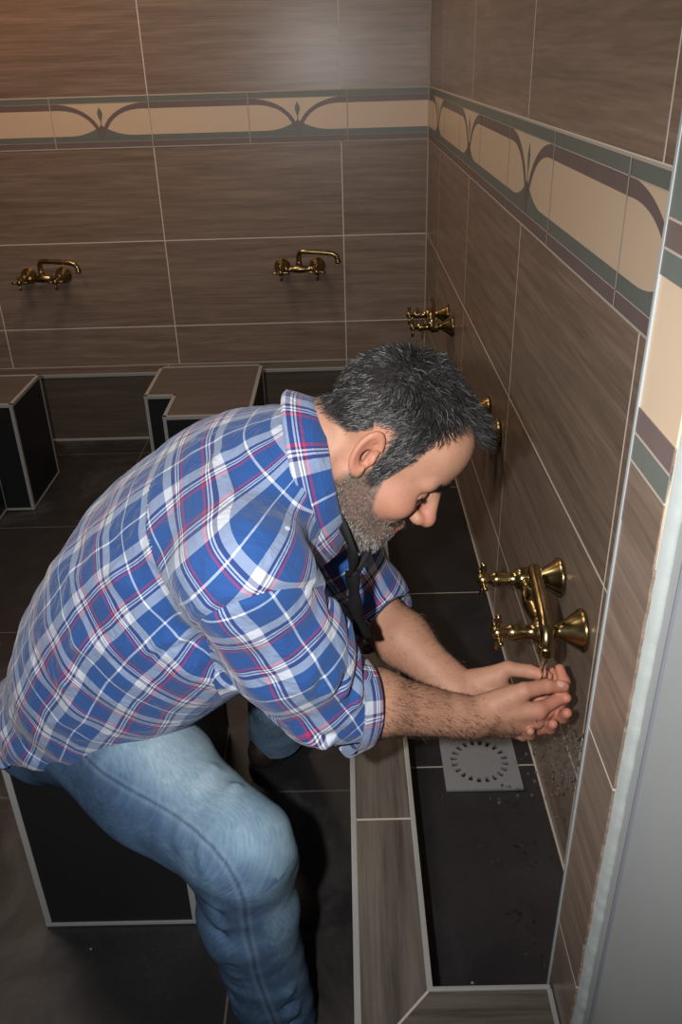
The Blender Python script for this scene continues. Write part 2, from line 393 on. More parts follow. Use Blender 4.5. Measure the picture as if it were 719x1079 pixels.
# ------------------------------------------------------------------ L-shaped tiled stools
def stool(label, x0, y0, mirror, grp='black tiled stools along the troughs', plain_block=False):
    """x0,y0: front-left corner of the full outline; notch at the front-left (or front-right when mirrored)"""
    W, D, H, nx, ny = .385, .51, .405, .100, .197
    t = thing('wash_stool', label, 'stool', (x0, y0, 0), 0, grp)
    out = [(nx, 0), (W, 0), (W, D), (0, D), (0, ny), (nx, ny)]
    if plain_block: out = [(nx, 0), (W, 0), (W, D), (nx, D)]
    if mirror: out = [(W - x, y) for x, y in reversed(out)]
    def prism(z0, z1, inset):
        bm = bmesh.new(); c = []
        n = len(out)
        for i in range(n):
            p, q, r = Vector(out[i - 1]), Vector(out[i]), Vector(out[(i + 1) % n])
            a = (q - p).normalized(); b = (r - q).normalized()
            na, nb = Vector((-a.y, a.x)), Vector((-b.y, b.x)); c.append(q + (na + nb) * inset)
        lo = [bm.verts.new((*v, z0)) for v in c]; hi = [bm.verts.new((*v, z1)) for v in c]
        bm.faces.new(hi); bm.faces.new(list(reversed(lo)))
        for i in range(n): bm.faces.new((lo[i], lo[(i + 1) % n], hi[(i + 1) % n], hi[i]))
        return bm, c
    bm, c = prism(.001, H - .008, .002); obj('body', bm, M['black_tile'], t)
    bm, c = prism(H - .008, H, .006); obj('top', bm, M['stool_top'], t)
    n = len(out); r = .0055
    for z in (.008, H - .004):
        bm = bmesh.new()
        for i in range(n):
            a, b = Vector((*c[i], z)), Vector((*c[(i + 1) % n], z)); d = (b - a).normalized(); s = Vector((-d.y, d.x, 0))
            hh = r if z > .1 else r * .7
            vs = [bm.verts.new(p + s * k * (r + .0006) + Vector((0, 0, l * hh))) for p, e in ((a - d * r, 0), (b + d * r, 0)) for k, l in ((-1, -1), (1, -1), (1, 1), (-1, 1))]
            for f in ((0, 1, 2, 3), (7, 6, 5, 4), (0, 4, 5, 1), (1, 5, 6, 2), (2, 6, 7, 3), (3, 7, 4, 0)): bm.faces.new([vs[k] for k in f])
        obj('rim_trim', bm, M['trim'], t)
    for i in range(n):
        bm = bmesh.new(); x, y = c[i]; box(bm, x - r, x + r, y - r, y + r, .003, H - .004); obj('corner_trim', bm, M['trim'], t)
    return t
stool('black tiled stool with pale edge trim that the man is sitting on', -1.038, -2.679, False, plain_block=True)
stool('L-shaped black tiled stool by the back wall, seen just above the man\'s back', -1.050, -1.148, False)
stool('black tiled stool at the left edge of the picture, standing by the back wall', -1.873, -1.195, True)

# ------------------------------------------------------------------ brass mixer taps (local: wall y=0, room -y, x along wall)
def make_tap(label):
    t = thing('wall_tap', label, 'tap', (0, 0, 0), 0, 'brass wall taps')
    for s in (-1, 1):
        x = s * .075
        bm = bmesh.new(); lathe(bm, (x, -.0005, 0), (0, -1, 0), [(0, .033), (.0025, .0345), (.005, .034), (.008, .031), (.02, .023), (.03, .0165), (.036, .0135), (.04, .0105), (.05, .0105)], 32); obj('wall_flange', bm, M['brass'], t)
        bm = bmesh.new(); lathe(bm, (x, -.046, 0), (0, -1, 0), [(0, .012), (.003, .0180), (.006, .0192), (.022, .0192), (.028, .0175), (.031, .0135), (.036, .0108), (.044, .0108), (.05, .0118), (.062, .0132), (.068, .0125), (.072, .009), (.078, .0068)], 28); obj('valve_body', bm, M['brass'], t)
        bm = bmesh.new(); hc = Vector((x, -.132, 0))
        lathe(bm, hc + Vector((0, .014, 0)), (0, -1, 0), [(0, .006), (.004, .0088), (.009, .0108), (.014, .0115), (.019, .0105), (.023, .0072), (.0245, .003)], 20)
        for k in range(4):
            a = PI / 2 * k; d = Vector((math.sin(a), 0, math.cos(a)))
            lathe(bm, hc, d, [(.006, .0042), (.013, .0034), (.017, .0040), (.0195, .0060), (.022, .0046), (.026, .0052), (.0295, .0050), (.032, .0036), (.0335, .001)], 14)
        obj('cross_handle', bm, M['brass'], t)
    bm = bmesh.new()
    lathe(bm, (-.062, -.062, 0), (1, 0, 0), [(0, .010), (.004, .0125), (.012, .0125), (.016, .0095), (.030, .0125), (.044, .0155), (.062, .0170), (.080, .0155), (.094, .0125), (.108, .0095), (.112, .0125), (.120, .0125), (.124, .010)], 28)
    obj('mixer_bar', bm, M['brass'], t)
    bm = bmesh.new()
    lathe(bm, (0, -.062, .008), (0, 0, 1), [(0, .013), (.008, .0135), (.013, .0120), (.016, .0130), (.024, .0130), (.026, .0105)], 24)
    obj('spout_collar', bm, M['brass'], t)
    path = smooth_path([(0, -.062, .026), (0, -.063, .052), (.006, -.066, .067), (.020, -.070, .073), (.075, -.0735, .070), (.125, -.077, .066), (.148, -.0785, .060), (.160, -.0795, .048), (.163, -.080, .036)], 5)
    rr = [.0100 + .0016 * max(0, 1 - i / 8) for i in range(len(path))]
    bm = bmesh.new(); tube(bm, path, rr, 18)
    obj('spout', bm, M['brass'], t, True)
    bm = bmesh.new(); lathe(bm, (.163, -.080, .041), (0, 0, -1), [(0, .0104), (.004, .0122), (.008, .0112), (.010, .0122), (.016, .0120), (.018, .010)], 22); obj('aerator', bm, M['brass'], t)
    return t
tap = make_tap('nearest antique brass wall tap, running water over the man\'s hands')
tap.location = (-.001, -2.575, .630); tap.rotation_euler.z = -PI / 2
for loc, rz, lb in (((-.001, -1.795, .628), -PI / 2, 'brass wall tap on the right wall mostly hidden behind the man\'s hair'),
                    ((-.001, -.90, .628), -PI / 2, 'brass wall tap on the right wall nearest the back corner, above the man\'s hair'),
                    ((-.540, -.001, .628), 0, 'brass wall tap on the back wall above the L-shaped stool'),
                    ((-1.630, -.001, .618), 0, 'brass wall tap at the left end of the back wall')):
    c = copy_tree(tap); c.location = loc; c.rotation_euler.z = rz; c['label'] = lb
# ------------------------------------------------------------------ sculpting field: smooth unions on a grid, then surface nets
f4 = np.float32
def V(*a): return np.array(a, dtype=np.float64)
def unit(v): v = np.asarray(v, float); return v / np.linalg.norm(v)
def smin(a, b, k):
    if k <= 0: return np.minimum(a, b)
    h = np.maximum(k - np.abs(a - b), 0) / k
    return np.minimum(a, b) - h * h * (k * .25)
def smax(a, b, k): return -smin(-a, -b, k)
def cap(a, b, ra, rb):
    a, b = np.asarray(a, float), np.asarray(b, float); d = b - a; L2 = float(d @ d) + 1e-12
    def fn(X, Y, Z):
        x, y, z = X - f4(a[0]), Y - f4(a[1]), Z - f4(a[2])
        t = np.clip((x * f4(d[0]) + y * f4(d[1]) + z * f4(d[2])) * f4(1 / L2), 0, 1)
        return np.sqrt((x - t * f4(d[0])) ** 2 + (y - t * f4(d[1])) ** 2 + (z - t * f4(d[2])) ** 2) - (f4(ra) + t * f4(rb - ra))
    r = max(ra, rb); fn.lo = np.minimum(a, b) - r; fn.hi = np.maximum(a, b) + r; return fn
def ell(c, r, R=None):
    c, r = np.asarray(c, float), np.asarray(r, float)
    def fn(X, Y, Z):
        x, y, z = X - f4(c[0]), Y - f4(c[1]), Z - f4(c[2])
        if R is not None: x, y, z = (R[0][0] * x + R[0][1] * y + R[0][2] * z, R[1][0] * x + R[1][1] * y + R[1][2] * z, R[2][0] * x + R[2][1] * y + R[2][2] * z)
        k0 = np.sqrt((x / f4(r[0])) ** 2 + (y / f4(r[1])) ** 2 + (z / f4(r[2])) ** 2)
        k1 = np.sqrt((x / f4(r[0] ** 2)) ** 2 + (y / f4(r[1] ** 2)) ** 2 + (z / f4(r[2] ** 2)) ** 2) + f4(1e-6)
        return k0 * (k0 - 1) / k1
    m = r.max() if R is not None else r; fn.lo = c - m; fn.hi = c + m; return fn
class Loft:
    """elliptical generalised cylinder along a polyline: per-point lateral and front-back radii"""
    def __init__(s, P, ru, rw, lat, sub=3, pw=2.2):
        P = np.array(P, float); n = len(P); t = np.arange(n); tt = np.linspace(0, n - 1, (n - 1) * sub + 1)
        Q = np.array([[*smooth_eval(P, x)] for x in tt]); s.P = Q; s.ru = np.interp(tt, t, ru); s.rw = np.interp(tt, t, rw); s.pw = pw
        lat = np.array(lat, float); lat = np.broadcast_to(lat, (n, 3)) if lat.ndim == 1 else lat
        s.lat = np.stack([np.interp(tt, t, lat[:, i]) for i in range(3)], 1)
        s.s0 = np.concatenate([[0], np.cumsum(np.linalg.norm(np.diff(Q, axis=0), axis=1))])
        m = max(max(ru), max(rw)); s.lo = Q.min(0) - m; s.hi = Q.max(0) + m
    def coords(s, X, Y, Z, full=False):
        """distance blended smoothly over the segments (and, if full, angle around and length along)"""
        n = len(s.P) - 1; W = 0; Dd = 0; S1 = 0; C1 = 0; A1 = 0; endp = 0
        for i in range(n):
            a, b = s.P[i], s.P[i + 1]; d = b - a; L = np.linalg.norm(d); ax = d / L
            l = s.lat[i] - ax * (s.lat[i] @ ax); l = l / np.linalg.norm(l); w = np.cross(ax, l)
            x, y, z = X - f4(a[0]), Y - f4(a[1]), Z - f4(a[2])
            al = x * f4(ax[0]) + y * f4(ax[1]) + z * f4(ax[2]); t = np.clip(al / f4(L), 0, 1)
            e = np.abs(al - t * f4(L))
            uu = x * f4(l[0]) + y * f4(l[1]) + z * f4(l[2]); ww = x * f4(w[0]) + y * f4(w[1]) + z * f4(w[2])
            ru = f4(s.ru[i]) + t * f4(s.ru[i + 1] - s.ru[i]); rw = f4(s.rw[i]) + t * f4(s.rw[i + 1] - s.rw[i])
            q = (np.abs(uu / ru) ** f4(s.pw) + np.abs(ww / rw) ** f4(s.pw)) ** f4(1 / s.pw)
            dd = (q - 1) * np.minimum(ru, rw)
            wt = np.exp(-np.minimum(e / f4(.022), 8.) ** 2 * f4(.5)) + f4(1e-12) / (f4(1e-4) + e)
            W = W + wt; Dd = Dd + wt * dd
            if i == 0: endp = np.maximum(-al, 0)
            if i == n - 1: endp = np.maximum(endp, np.maximum(al - f4(L), 0))
            if full:
                g = np.arctan2(ww / rw, uu / ru); C1 = C1 + wt * np.cos(g); S1 = S1 + wt * np.sin(g); A1 = A1 + wt * (f4(s.s0[i]) + al)
        d = Dd / W
        d = np.where(endp > 0, np.sqrt(np.maximum(d, 0) ** 2 + endp ** 2) + np.where(d < 0, 0, 0), d)
        return (None, d, np.arctan2(S1, C1), A1 / W) if full else d
    def __call__(s, X, Y, Z): return s.coords(X, Y, Z)
def smooth_eval(P, x):
    n = len(P); i = min(int(x), n - 2); t = x - i
    g = lambda k: P[k] if 0 <= k < n else (2 * P[0] - P[1] if k < 0 else 2 * P[-1] - P[-2])
    a, b, c, d = g(i - 1), g(i), g(i + 1), g(i + 2)
    return .5 * ((2 * b) + (c - a) * t + (2 * a - 5 * b + 4 * c - d) * t * t + (3 * b - a - 3 * c + d) * t ** 3)
class Field:
    def __init__(s, xs, ys, zs):
        s.ax = [np.asarray(a, f4) for a in (xs, ys, zs)]; s.D = np.full([len(a) for a in s.ax], .5, f4)
    def sl(s, lo, hi, m):
        r = []
        for a, l, h in zip(s.ax, lo, hi):
            i0 = max(0, int(np.searchsorted(a, l - m)) - 1); i1 = min(len(a), int(np.searchsorted(a, h + m)) + 1); r.append(slice(i0, max(i1, i0)))
        return tuple(r)
    def grid(s, q): return s.ax[0][q[0]][:, None, None], s.ax[1][q[1]][None, :, None], s.ax[2][q[2]][None, None, :]
    def add(s, fn, k=.005, lo=None, hi=None, m=None):
        q = s.sl(fn.lo if lo is None else lo, fn.hi if hi is None else hi, max(k, .02) if m is None else m)
        if any(x.stop <= x.start for x in q): return
        s.D[q] = smin(s.D[q], fn(*s.grid(q)).astype(f4), f4(k))
    def cut(s, fn, k=.002, lo=None, hi=None):
        q = s.sl(fn.lo if lo is None else lo, fn.hi if hi is None else hi, .02)
        s.D[q] = smax(s.D[q], -fn(*s.grid(q)).astype(f4), f4(k))
    def ridge(s, a, b, w, h):
        """raise (h>0) or sink a soft fold along the segment a-b"""
        fn = cap(a, b, 0, 0); q = s.sl(fn.lo, fn.hi, w * 2.6); 
        if any(x.stop <= x.start for x in q): return
        X, Y, Z = s.grid(q); d = fn(X, Y, Z); a, b = np.asarray(a, float), np.asarray(b, float); e = b - a
        t = ((X - f4(a[0])) * f4(e[0]) + (Y - f4(a[1])) * f4(e[1]) + (Z - f4(a[2])) * f4(e[2])) / f4(e @ e)
        tap = np.clip(np.minimum(t + .25, 1.25 - t) * 2.2, 0, 1)
        s.D[q] -= (f4(h) * np.exp(-(d / f4(w)) ** 2) * tap).astype(f4)
    def mesh(s):
        D = s.D; I = D < 0; n = np.array(D.shape)
        c = np.zeros(n - 1, np.uint8)
        for dx in (0, 1):
            for dy in (0, 1):
                for dz in (0, 1): c += I[dx:n[0] - 1 + dx, dy:n[1] - 1 + dy, dz:n[2] - 1 + dz]
        act = np.argwhere((c > 0) & (c < 8)); del c
        key = (act[:, 0].astype(np.int64) * n[1] + act[:, 1]) * n[2] + act[:, 2]
        acc = np.zeros((len(act), 3)); cnt = np.zeros(len(act))
        for axis in range(3):
            o = [a for a in range(3) if a != axis]
            for p in (0, 1):
                for q in (0, 1):
                    i0 = act.copy(); i0[:, o[0]] += p; i0[:, o[1]] += q; i1 = i0.copy(); i1[:, axis] += 1
                    d0 = D[i0[:, 0], i0[:, 1], i0[:, 2]].astype(float); d1 = D[i1[:, 0], i1[:, 1], i1[:, 2]].astype(float)
                    m = (d0 < 0) != (d1 < 0); t = np.where(m, d0 / np.where(m, d0 - d1, 1), 0)
                    pt = np.stack([s.ax[k][i0[:, k]].astype(float) for k in range(3)], 1)
                    pt[:, axis] += t * (s.ax[axis][i1[:, axis]] - s.ax[axis][i0[:, axis]])
                    acc[m] += pt[m]; cnt[m] += 1
        Vt = acc / cnt[:, None]; F = []
        for axis in range(3):
            o = [(axis + 1) % 3, (axis + 2) % 3]
            A = [slice(None)] * 3; B = [slice(None)] * 3; A[axis] = slice(0, n[axis] - 1); B[axis] = slice(1, None)
            for k in o: A[k] = slice(1, n[k] - 1); B[k] = slice(1, n[k] - 1)
            a, b = I[tuple(A)], I[tuple(B)]
            e = np.argwhere(a != b); flip = a[e[:, 0], e[:, 1], e[:, 2]]
            for k in o: e[:, k] += 1
            cs = []
            for p, q in ((-1, -1), (0, -1), (0, 0), (-1, 0)):
                g = e.copy(); g[:, o[0]] += p; g[:, o[1]] += q
                cs.append(np.searchsorted(key, (g[:, 0].astype(np.int64) * n[1] + g[:, 1]) * n[2] + g[:, 2]))
            Q = np.stack(cs, 1); Q[~flip] = Q[~flip][:, ::-1]; F.append(Q)
        return Vt, np.concatenate(F)
def keep_big(Vt, F, frac=.02):
    """drop tiny stray islands"""
    n = len(Vt); lab = np.arange(n)
    for _ in range(400):
        old = lab.copy(); m = lab[F].min(1)
        for k in range(4): np.minimum.at(lab, F[:, k], m)
        lab = lab[lab]
        if (lab == old).all(): break
    u, cnt = np.unique(lab, return_counts=True); good = np.isin(lab, u[cnt > frac * n])
    idx = np.cumsum(good) - 1; F = F[good[F].all(1)]
    return Vt[good], idx[F]
def smooth_v(Vt, F, it=2, lam=.5):
    E_ = np.concatenate([F[:, [0, 1]], F[:, [1, 2]], F[:, [2, 3]], F[:, [3, 0]]]); cnt = np.bincount(E_.ravel(), minlength=len(Vt))[:, None] + 1e-9
    for k in range(it):
        for l in (lam, -lam * .9):
            S = np.stack([np.bincount(E_[:, 0], Vt[E_[:, 1], j], len(Vt)) + np.bincount(E_[:, 1], Vt[E_[:, 0], j], len(Vt)) for j in range(3)], 1)
            Vt = Vt + l * (S / cnt - Vt)
    return Vt
def np_mesh(name, Vt, F, mats, parent=None, attrs=None, uv=None, smooth=True):
    me = bpy.data.meshes.new(name); nf, k = F.shape
    me.vertices.add(len(Vt)); me.vertices.foreach_set('co', Vt.astype(f4).ravel())
    me.loops.add(nf * k); me.loops.foreach_set('vertex_index', F.astype(np.int32).ravel())
    me.polygons.add(nf); me.polygons.foreach_set('loop_start', np.arange(0, nf * k, k, dtype=np.int32))
    me.update(calc_edges=True)
    if smooth: me.polygons.foreach_set('use_smooth', np.ones(nf, bool))
    for an, av in (attrs or {}).items():
        a = me.color_attributes.new(an, 'FLOAT_COLOR', 'POINT'); c = np.ones((len(Vt), 4), f4); c[:, :av.shape[1]] = av; a.data.foreach_set('color', c.ravel())
    if uv is not None:
        l = me.uv_layers.new(name='UVMap'); l.data.foreach_set('uv', uv.astype(f4).ravel())
    me.validate(); return link_mesh(name, me, mats, parent)
def vnormals(Vt, F):
    n = np.cross(Vt[F[:, 2]] - Vt[F[:, 0]], Vt[F[:, 3]] - Vt[F[:, 1]]); N = np.zeros_like(Vt)
    for k in range(4): np.add.at(N, F[:, k], n)
    return N / (np.linalg.norm(N, axis=1, keepdims=True) + 1e-12)
def seg_d(P, a, b):
    a, b = np.asarray(a, float), np.asarray(b, float); d = b - a; t = np.clip(((P - a) @ d) / (d @ d), 0, 1); return np.linalg.norm(P - a - t[:, None] * d, axis=1), t
def vnoise(P, sc, seed=0):
    """smooth value noise on a hashed lattice, -1..1"""
    Q = P * sc + seed * 17.3; i = np.floor(Q).astype(np.int64); fr = Q - i; fr = fr * fr * (3 - 2 * fr); out = 0
    for c in range(8):
        o = np.array([c & 1, c >> 1 & 1, c >> 2 & 1]); j = i + o; h = (j[:, 0] * 73856093 ^ j[:, 1] * 19349663 ^ j[:, 2] * 83492791 ^ seed * 2654435) & 0xFFFFFF
        h = (h * 1103515245 + 12345) & 0x7FFFFFFF; h = (h ^ (h >> 13)) * 1274126177 & 0x7FFFFFFF
        w = np.prod(np.where(o, fr, 1 - fr), axis=1); out = out + w * (h / 0x7FFFFFFF * 2 - 1)
    return out
def axis_steps(*seg):
    out = [seg[0][0]]
    for a, b, h in seg:
        n = max(1, int(round((b - a) / h))); out += list(a + (b - a) * (np.arange(n) + 1) / n)
    return np.array(out)

# ------------------------------------------------------------------ the man: skeleton (metres)
HIP = {'R': V(-.800, -2.650, .478), 'L': V(-.800, -2.470, .478)}
KNEE = {'R': V(-.512, -2.922, .487), 'L': V(-.475, -2.360, .487)}
ANK = {'R': V(-.492, -2.880, .095), 'L': V(-.535, -2.245, .095)}
SHO = {'R': V(-.480, -2.872, .890), 'L': V(-.452, -2.530, .825)}
ELB = {'R': V(-.390, -2.838, .674), 'L': V(-.325, -2.550, .612)}
WRI = {'R': V(-.186, -2.764, .562), 'L': V(-.194, -2.676, .538)}
HEAD = V(-.312, -2.722, .988)
HFW, HUP = unit(V(.690, -.15, -.712)), None
HLT = unit(np.cross(V(.714, 0, .70), HFW)); HLT = unit(HLT)               # towards his left
HUP = unit(np.cross(HFW, HLT))
HM = np.stack([HFW, HLT, HUP])                                          # world -> head axes
def hw(x, y, z): return HEAD + HFW * x + HLT * y + HUP * z
TOR = [V(-.885, -2.555, .415), V(-.815, -2.570, .485), V(-.735, -2.600, .600), V(-.625, -2.642, .740), V(-.500, -2.690, .865), V(-.415, -2.712, .935), V(-.370, -2.718, .972)]

def head_fn():
    def L(fn): return fn
    prims = [ # (fn, k)
        (ell((-.004, 0, .038), (.088, .075, .080)), .0),
        (ell((.030, 0, -.025), (.064, .060, .088)), .03),
        (ell((.052, 0, .045), (.042, .058, .048)), .03),
        (cap((-.012, .055, -.045), (.070, .016, -.100), .020, .019), .03), (cap((-.012, -.055, -.045), (.070, -.016, -.100), .020, .019), .03),
        (ell((.078, 0, -.100), (.021, .026, .019)), .02),
        (cap((.084, .012, .016), (.070, .048, .014), .011, .009), .014), (cap((.084, -.012, .016), (.070, -.048, .014), .011, .009), .014),
        (ell((.057, .044, -.032), (.028, .022, .022)), .02), (ell((.057, -.044, -.032), (.028, .022, .022)), .02),
        (ell((.078, 0, -.070), (.022, .030, .024)), .02),
    ]
    sock = [ell((.094, s * .031, -.004), (.017, .019, .012)) for s in (1, -1)]
    eyes = [ell((.0725, s * .031, -.005), (.0135, .0138, .0125)) for s in (1, -1)]
    lids = [cap((.0835, s * .020, -.009), (.078, s * .043, -.008), .0032, .0028) for s in (1, -1)]
    nose = [(cap((.090, 0, .010), (.116, 0, -.030), .0085, .0105), .012), (ell((.1155, 0, -.034), (.0125, .0125, .0105)), .008),
            (ell((.104, .0125, -.038), (.0115, .0085, .0085)), .006), (ell((.104, -.0125, -.038), (.0115, .0085, .0085)), .006)]
    nos = [ell((.109, s * .007, -.0455), (.006, .004, .005)) for s in (1, -1)]
    lips = [(cap((.0975, -.012, -.0605), (.0975, .012, -.0605), .0058, .0058), .006), (cap((.0935, -.011, -.0715), (.0935, .011, -.0715), .0062, .0062), .006)]
    mouth = cap((.1045, -.018, -.0655), (.1045, .018, -.0655), .0022, .0022)
    def fn(X, Y, Z):
        x0, y0, z0 = X - f4(HEAD[0]), Y - f4(HEAD[1]), Z - f4(HEAD[2])
        x, y, z = [f4(HM[i][0]) * x0 + f4(HM[i][1]) * y0 + f4(HM[i][2]) * z0 for i in range(3)]
        d = None
        for p, k in prims: d = p(x, y, z) if d is None else smin(d, p(x, y, z), f4(k))
        for p in sock: d = smax(d, -p(x, y, z), f4(.012))
        for p in eyes: d = smin(d, p(x, y, z), f4(.003))
        for p in lids: d = smin(d, p(x, y, z), f4(.003))
        for p, k in nose: d = smin(d, p(x, y, z), f4(k))
        for p in nos: d = smax(d, -p(x, y, z), f4(.003))
        for p, k in lips: d = smin(d, p(x, y, z), f4(k))
        d = smax(d, -mouth(x, y, z), f4(.003))
        # ears: disc, rim, bowl, lobe
        for s in (1, -1):
            ca, sa = math.cos(.42), math.sin(.42)                  # stands off the head
            ex, ey, ez = (x + f4(.010)) * f4(1.18), (y * f4(s) - f4(.073)) * f4(1.18), (z + f4(.004)) * f4(1.18)
            tl = .22; ex2 = ex * f4(math.cos(tl)) + ez * f4(math.sin(tl)); ez2 = -ex * f4(math.sin(tl)) + ez * f4(math.cos(tl))   # leans back
            u = ex2 * f4(ca) - ey * f4(sa); w = ex2 * f4(sa) + ey * f4(ca); u = u + f4(.010)
            q = np.sqrt((u / f4(.0185 )) ** 2 + ((ez2 - f4(.002)) / f4(.0325)) ** 2)
            disc = np.maximum((q - 1) * f4(.0185), np.abs(w - f4(.006)) - f4(.0028))
            rr = np.sqrt(((q - f4(.90)) * f4(.019)) ** 2 + (w - f4(.0095)) ** 2) - f4(.0042)
            rr = np.where((u > .010) & (ez2 < .012), rr + f4(.006), rr)
            anti = np.sqrt(((q - f4(.60)) * f4(.018)) ** 2 + (w - f4(.0075)) ** 2) - f4(.0028); anti = np.where(u > .002, anti + f4(.01), anti)
            e = smin(smin(disc, rr, f4(.004)), anti, f4(.004))
            bowl = ell((.004, -.004 , .010), (.0095, .0135, .0075)); e = smax(e, -bowl(u, ez2, w), f4(.003))
            trag = ell((.0150, -.006, .008), (.0042, .0070, .0042)); e = smin(e, trag(u, ez2, w), f4(.003))
            lobe = ell((.006, -.031, .006), (.0095, .0095, .0048)); e = smin(e, lobe(u, ez2, w), f4(.006))
            root = cap((.016, .018, -.002), (.014, -.018, -.002), .006, .006); e = smin(e, root(u, ez2, w), f4(.006))
            d = smin(d, e / f4(1.18), f4(.004))
        return d
    fn.lo = HEAD - .16; fn.hi = HEAD + .16; return fn

def hand_parts(side):
    """returns palm prims, finger prims, nail points"""
    if side == 'R':
        d = unit(V(.965, .10, -.16)); n = V(-.05, .93, .36); L = 1.0
        curl = [(.50, .72, .45), (.58, .78, .5), (.62, .80, .5), (.62, .82, .5)]; spread = (.05, .0, -.05, -.12)
    else:
        d = unit(V(.90, -.40, -.16)); n = V(-.12, -.52, .84); L = 1.0
        curl = [(.36, .58, .42), (.36, .62, .45), (.40, .66, .45), (.48, .68, .45)]; spread = (.04, .01, -.01, -.03)
    n = unit(n - d * (n @ d)); s = np.cross(n, d) if side == 'L' else np.cross(d, n)   # towards the thumb
    W = WRI[side]; palm, fing, nails = [], [], []
    off = (.030, .010, -.011, -.030); lm = (.092, .095, .090, .082); ps = (.046, .050, .047, .037); ms = (.027, .031, .029, .021); ds = (.022, .024, .023, .020); rr = (.0102, .0106, .0100, .0088)
    mcps = []
    for i in range(4):
        b = W + d * lm[i] + s * off[i] - n * (.004 if i in (1, 2) else .0); mcps.append(b)
        palm.append((cap(W + d * .006 + s * off[i] * .55, b, .0155, .0128), .012))
        p = b; a = 0
        for j, (ln, cu) in enumerate(zip((ps[i], ms[i], ds[i]), curl[i])):
            a += cu; v = unit(d * math.cos(a) + n * math.sin(a) + s * spread[i] * (1 if j == 0 else .6)); q = p + v * ln
            r0, r1 = rr[i] * (1.0, .92, .86)[j], rr[i] * (.92, .86, .70)[j]
            fing.append((i, cap(p, q, r0 * 1.02, r1))); 
            if j == 2: nails.append((q - v * .006 - unit(np.cross(np.cross(v, -n), v)) * -r1, v, r1))
            p = q
    palm.append((cap(W + d * .02 + n * .006, W + d * .07 + n * .004, .020, .017), .012))
    palm.append((cap(W + d * .016 + s * .024 + n * .010, W + d * .052 + s * .036 + n * .016, .016, .0155), .014))      # thenar
    palm.append((cap(W + d * .016 - s * .024 + n * .008, W + d * .062 - s * .032 + n * .006, .014, .012), .012))
    if side == 'R':
        t0 = W + d * .030 + s * .030 + n * .010; t1 = W + d * .068 + s * .050 + n * .020; t2 = t1 + unit(d * .96 + s * .06 + n * .20) * .036; t3 = t2 + unit(d * .98 - s * .10 + n * .10) * .028
    else:
        t0 = W + d * .030 + s * .030 + n * .012; t1 = W + d * .062 + s * .054 + n * .030; t2 = t1 + unit(d * .9 + s * .1 + n * .35) * .034; t3 = t2 + unit(d * .98 + n * .25) * .027
    fing += [(4, cap(t0, t1, .0150, .0122)), (4, cap(t1, t2, .0118, .0102)), (4, cap(t2, t3, .0104, .0082))]
    nails.append((t3 - unit(t3 - t2) * .008 + s * .0085, unit(t3 - t2), .0085))
    return palm, fing, nails, (d, n, s, mcps)
HAND = {k: hand_parts(k) for k in 'RL'}
def hand_fn(side):
    palm, fing, nails, fr = HAND[side]
    def fn(X, Y, Z):
        D_ = None
        for p, k in palm: D_ = p(X, Y, Z) if D_ is None else smin(D_, p(X, Y, Z), f4(k))
        G = None
        for i in range(5):
            c = None
            for j, p in fing:
                if j == i: c = p(X, Y, Z) if c is None else smin(c, p(X, Y, Z), f4(.003))
            if i == 4: D_ = smin(D_, c, f4(.010))
            else: G = c if G is None else smin(G, c, f4(.0022))
        return smin(D_, G, f4(.007))
    fn.lo = WRI[side] - .05; fn.hi = WRI[side] + V(.19, .12, .12)
    fn.lo = np.minimum(fn.lo, WRI[side] - V(.03, .13, .10)); return fn

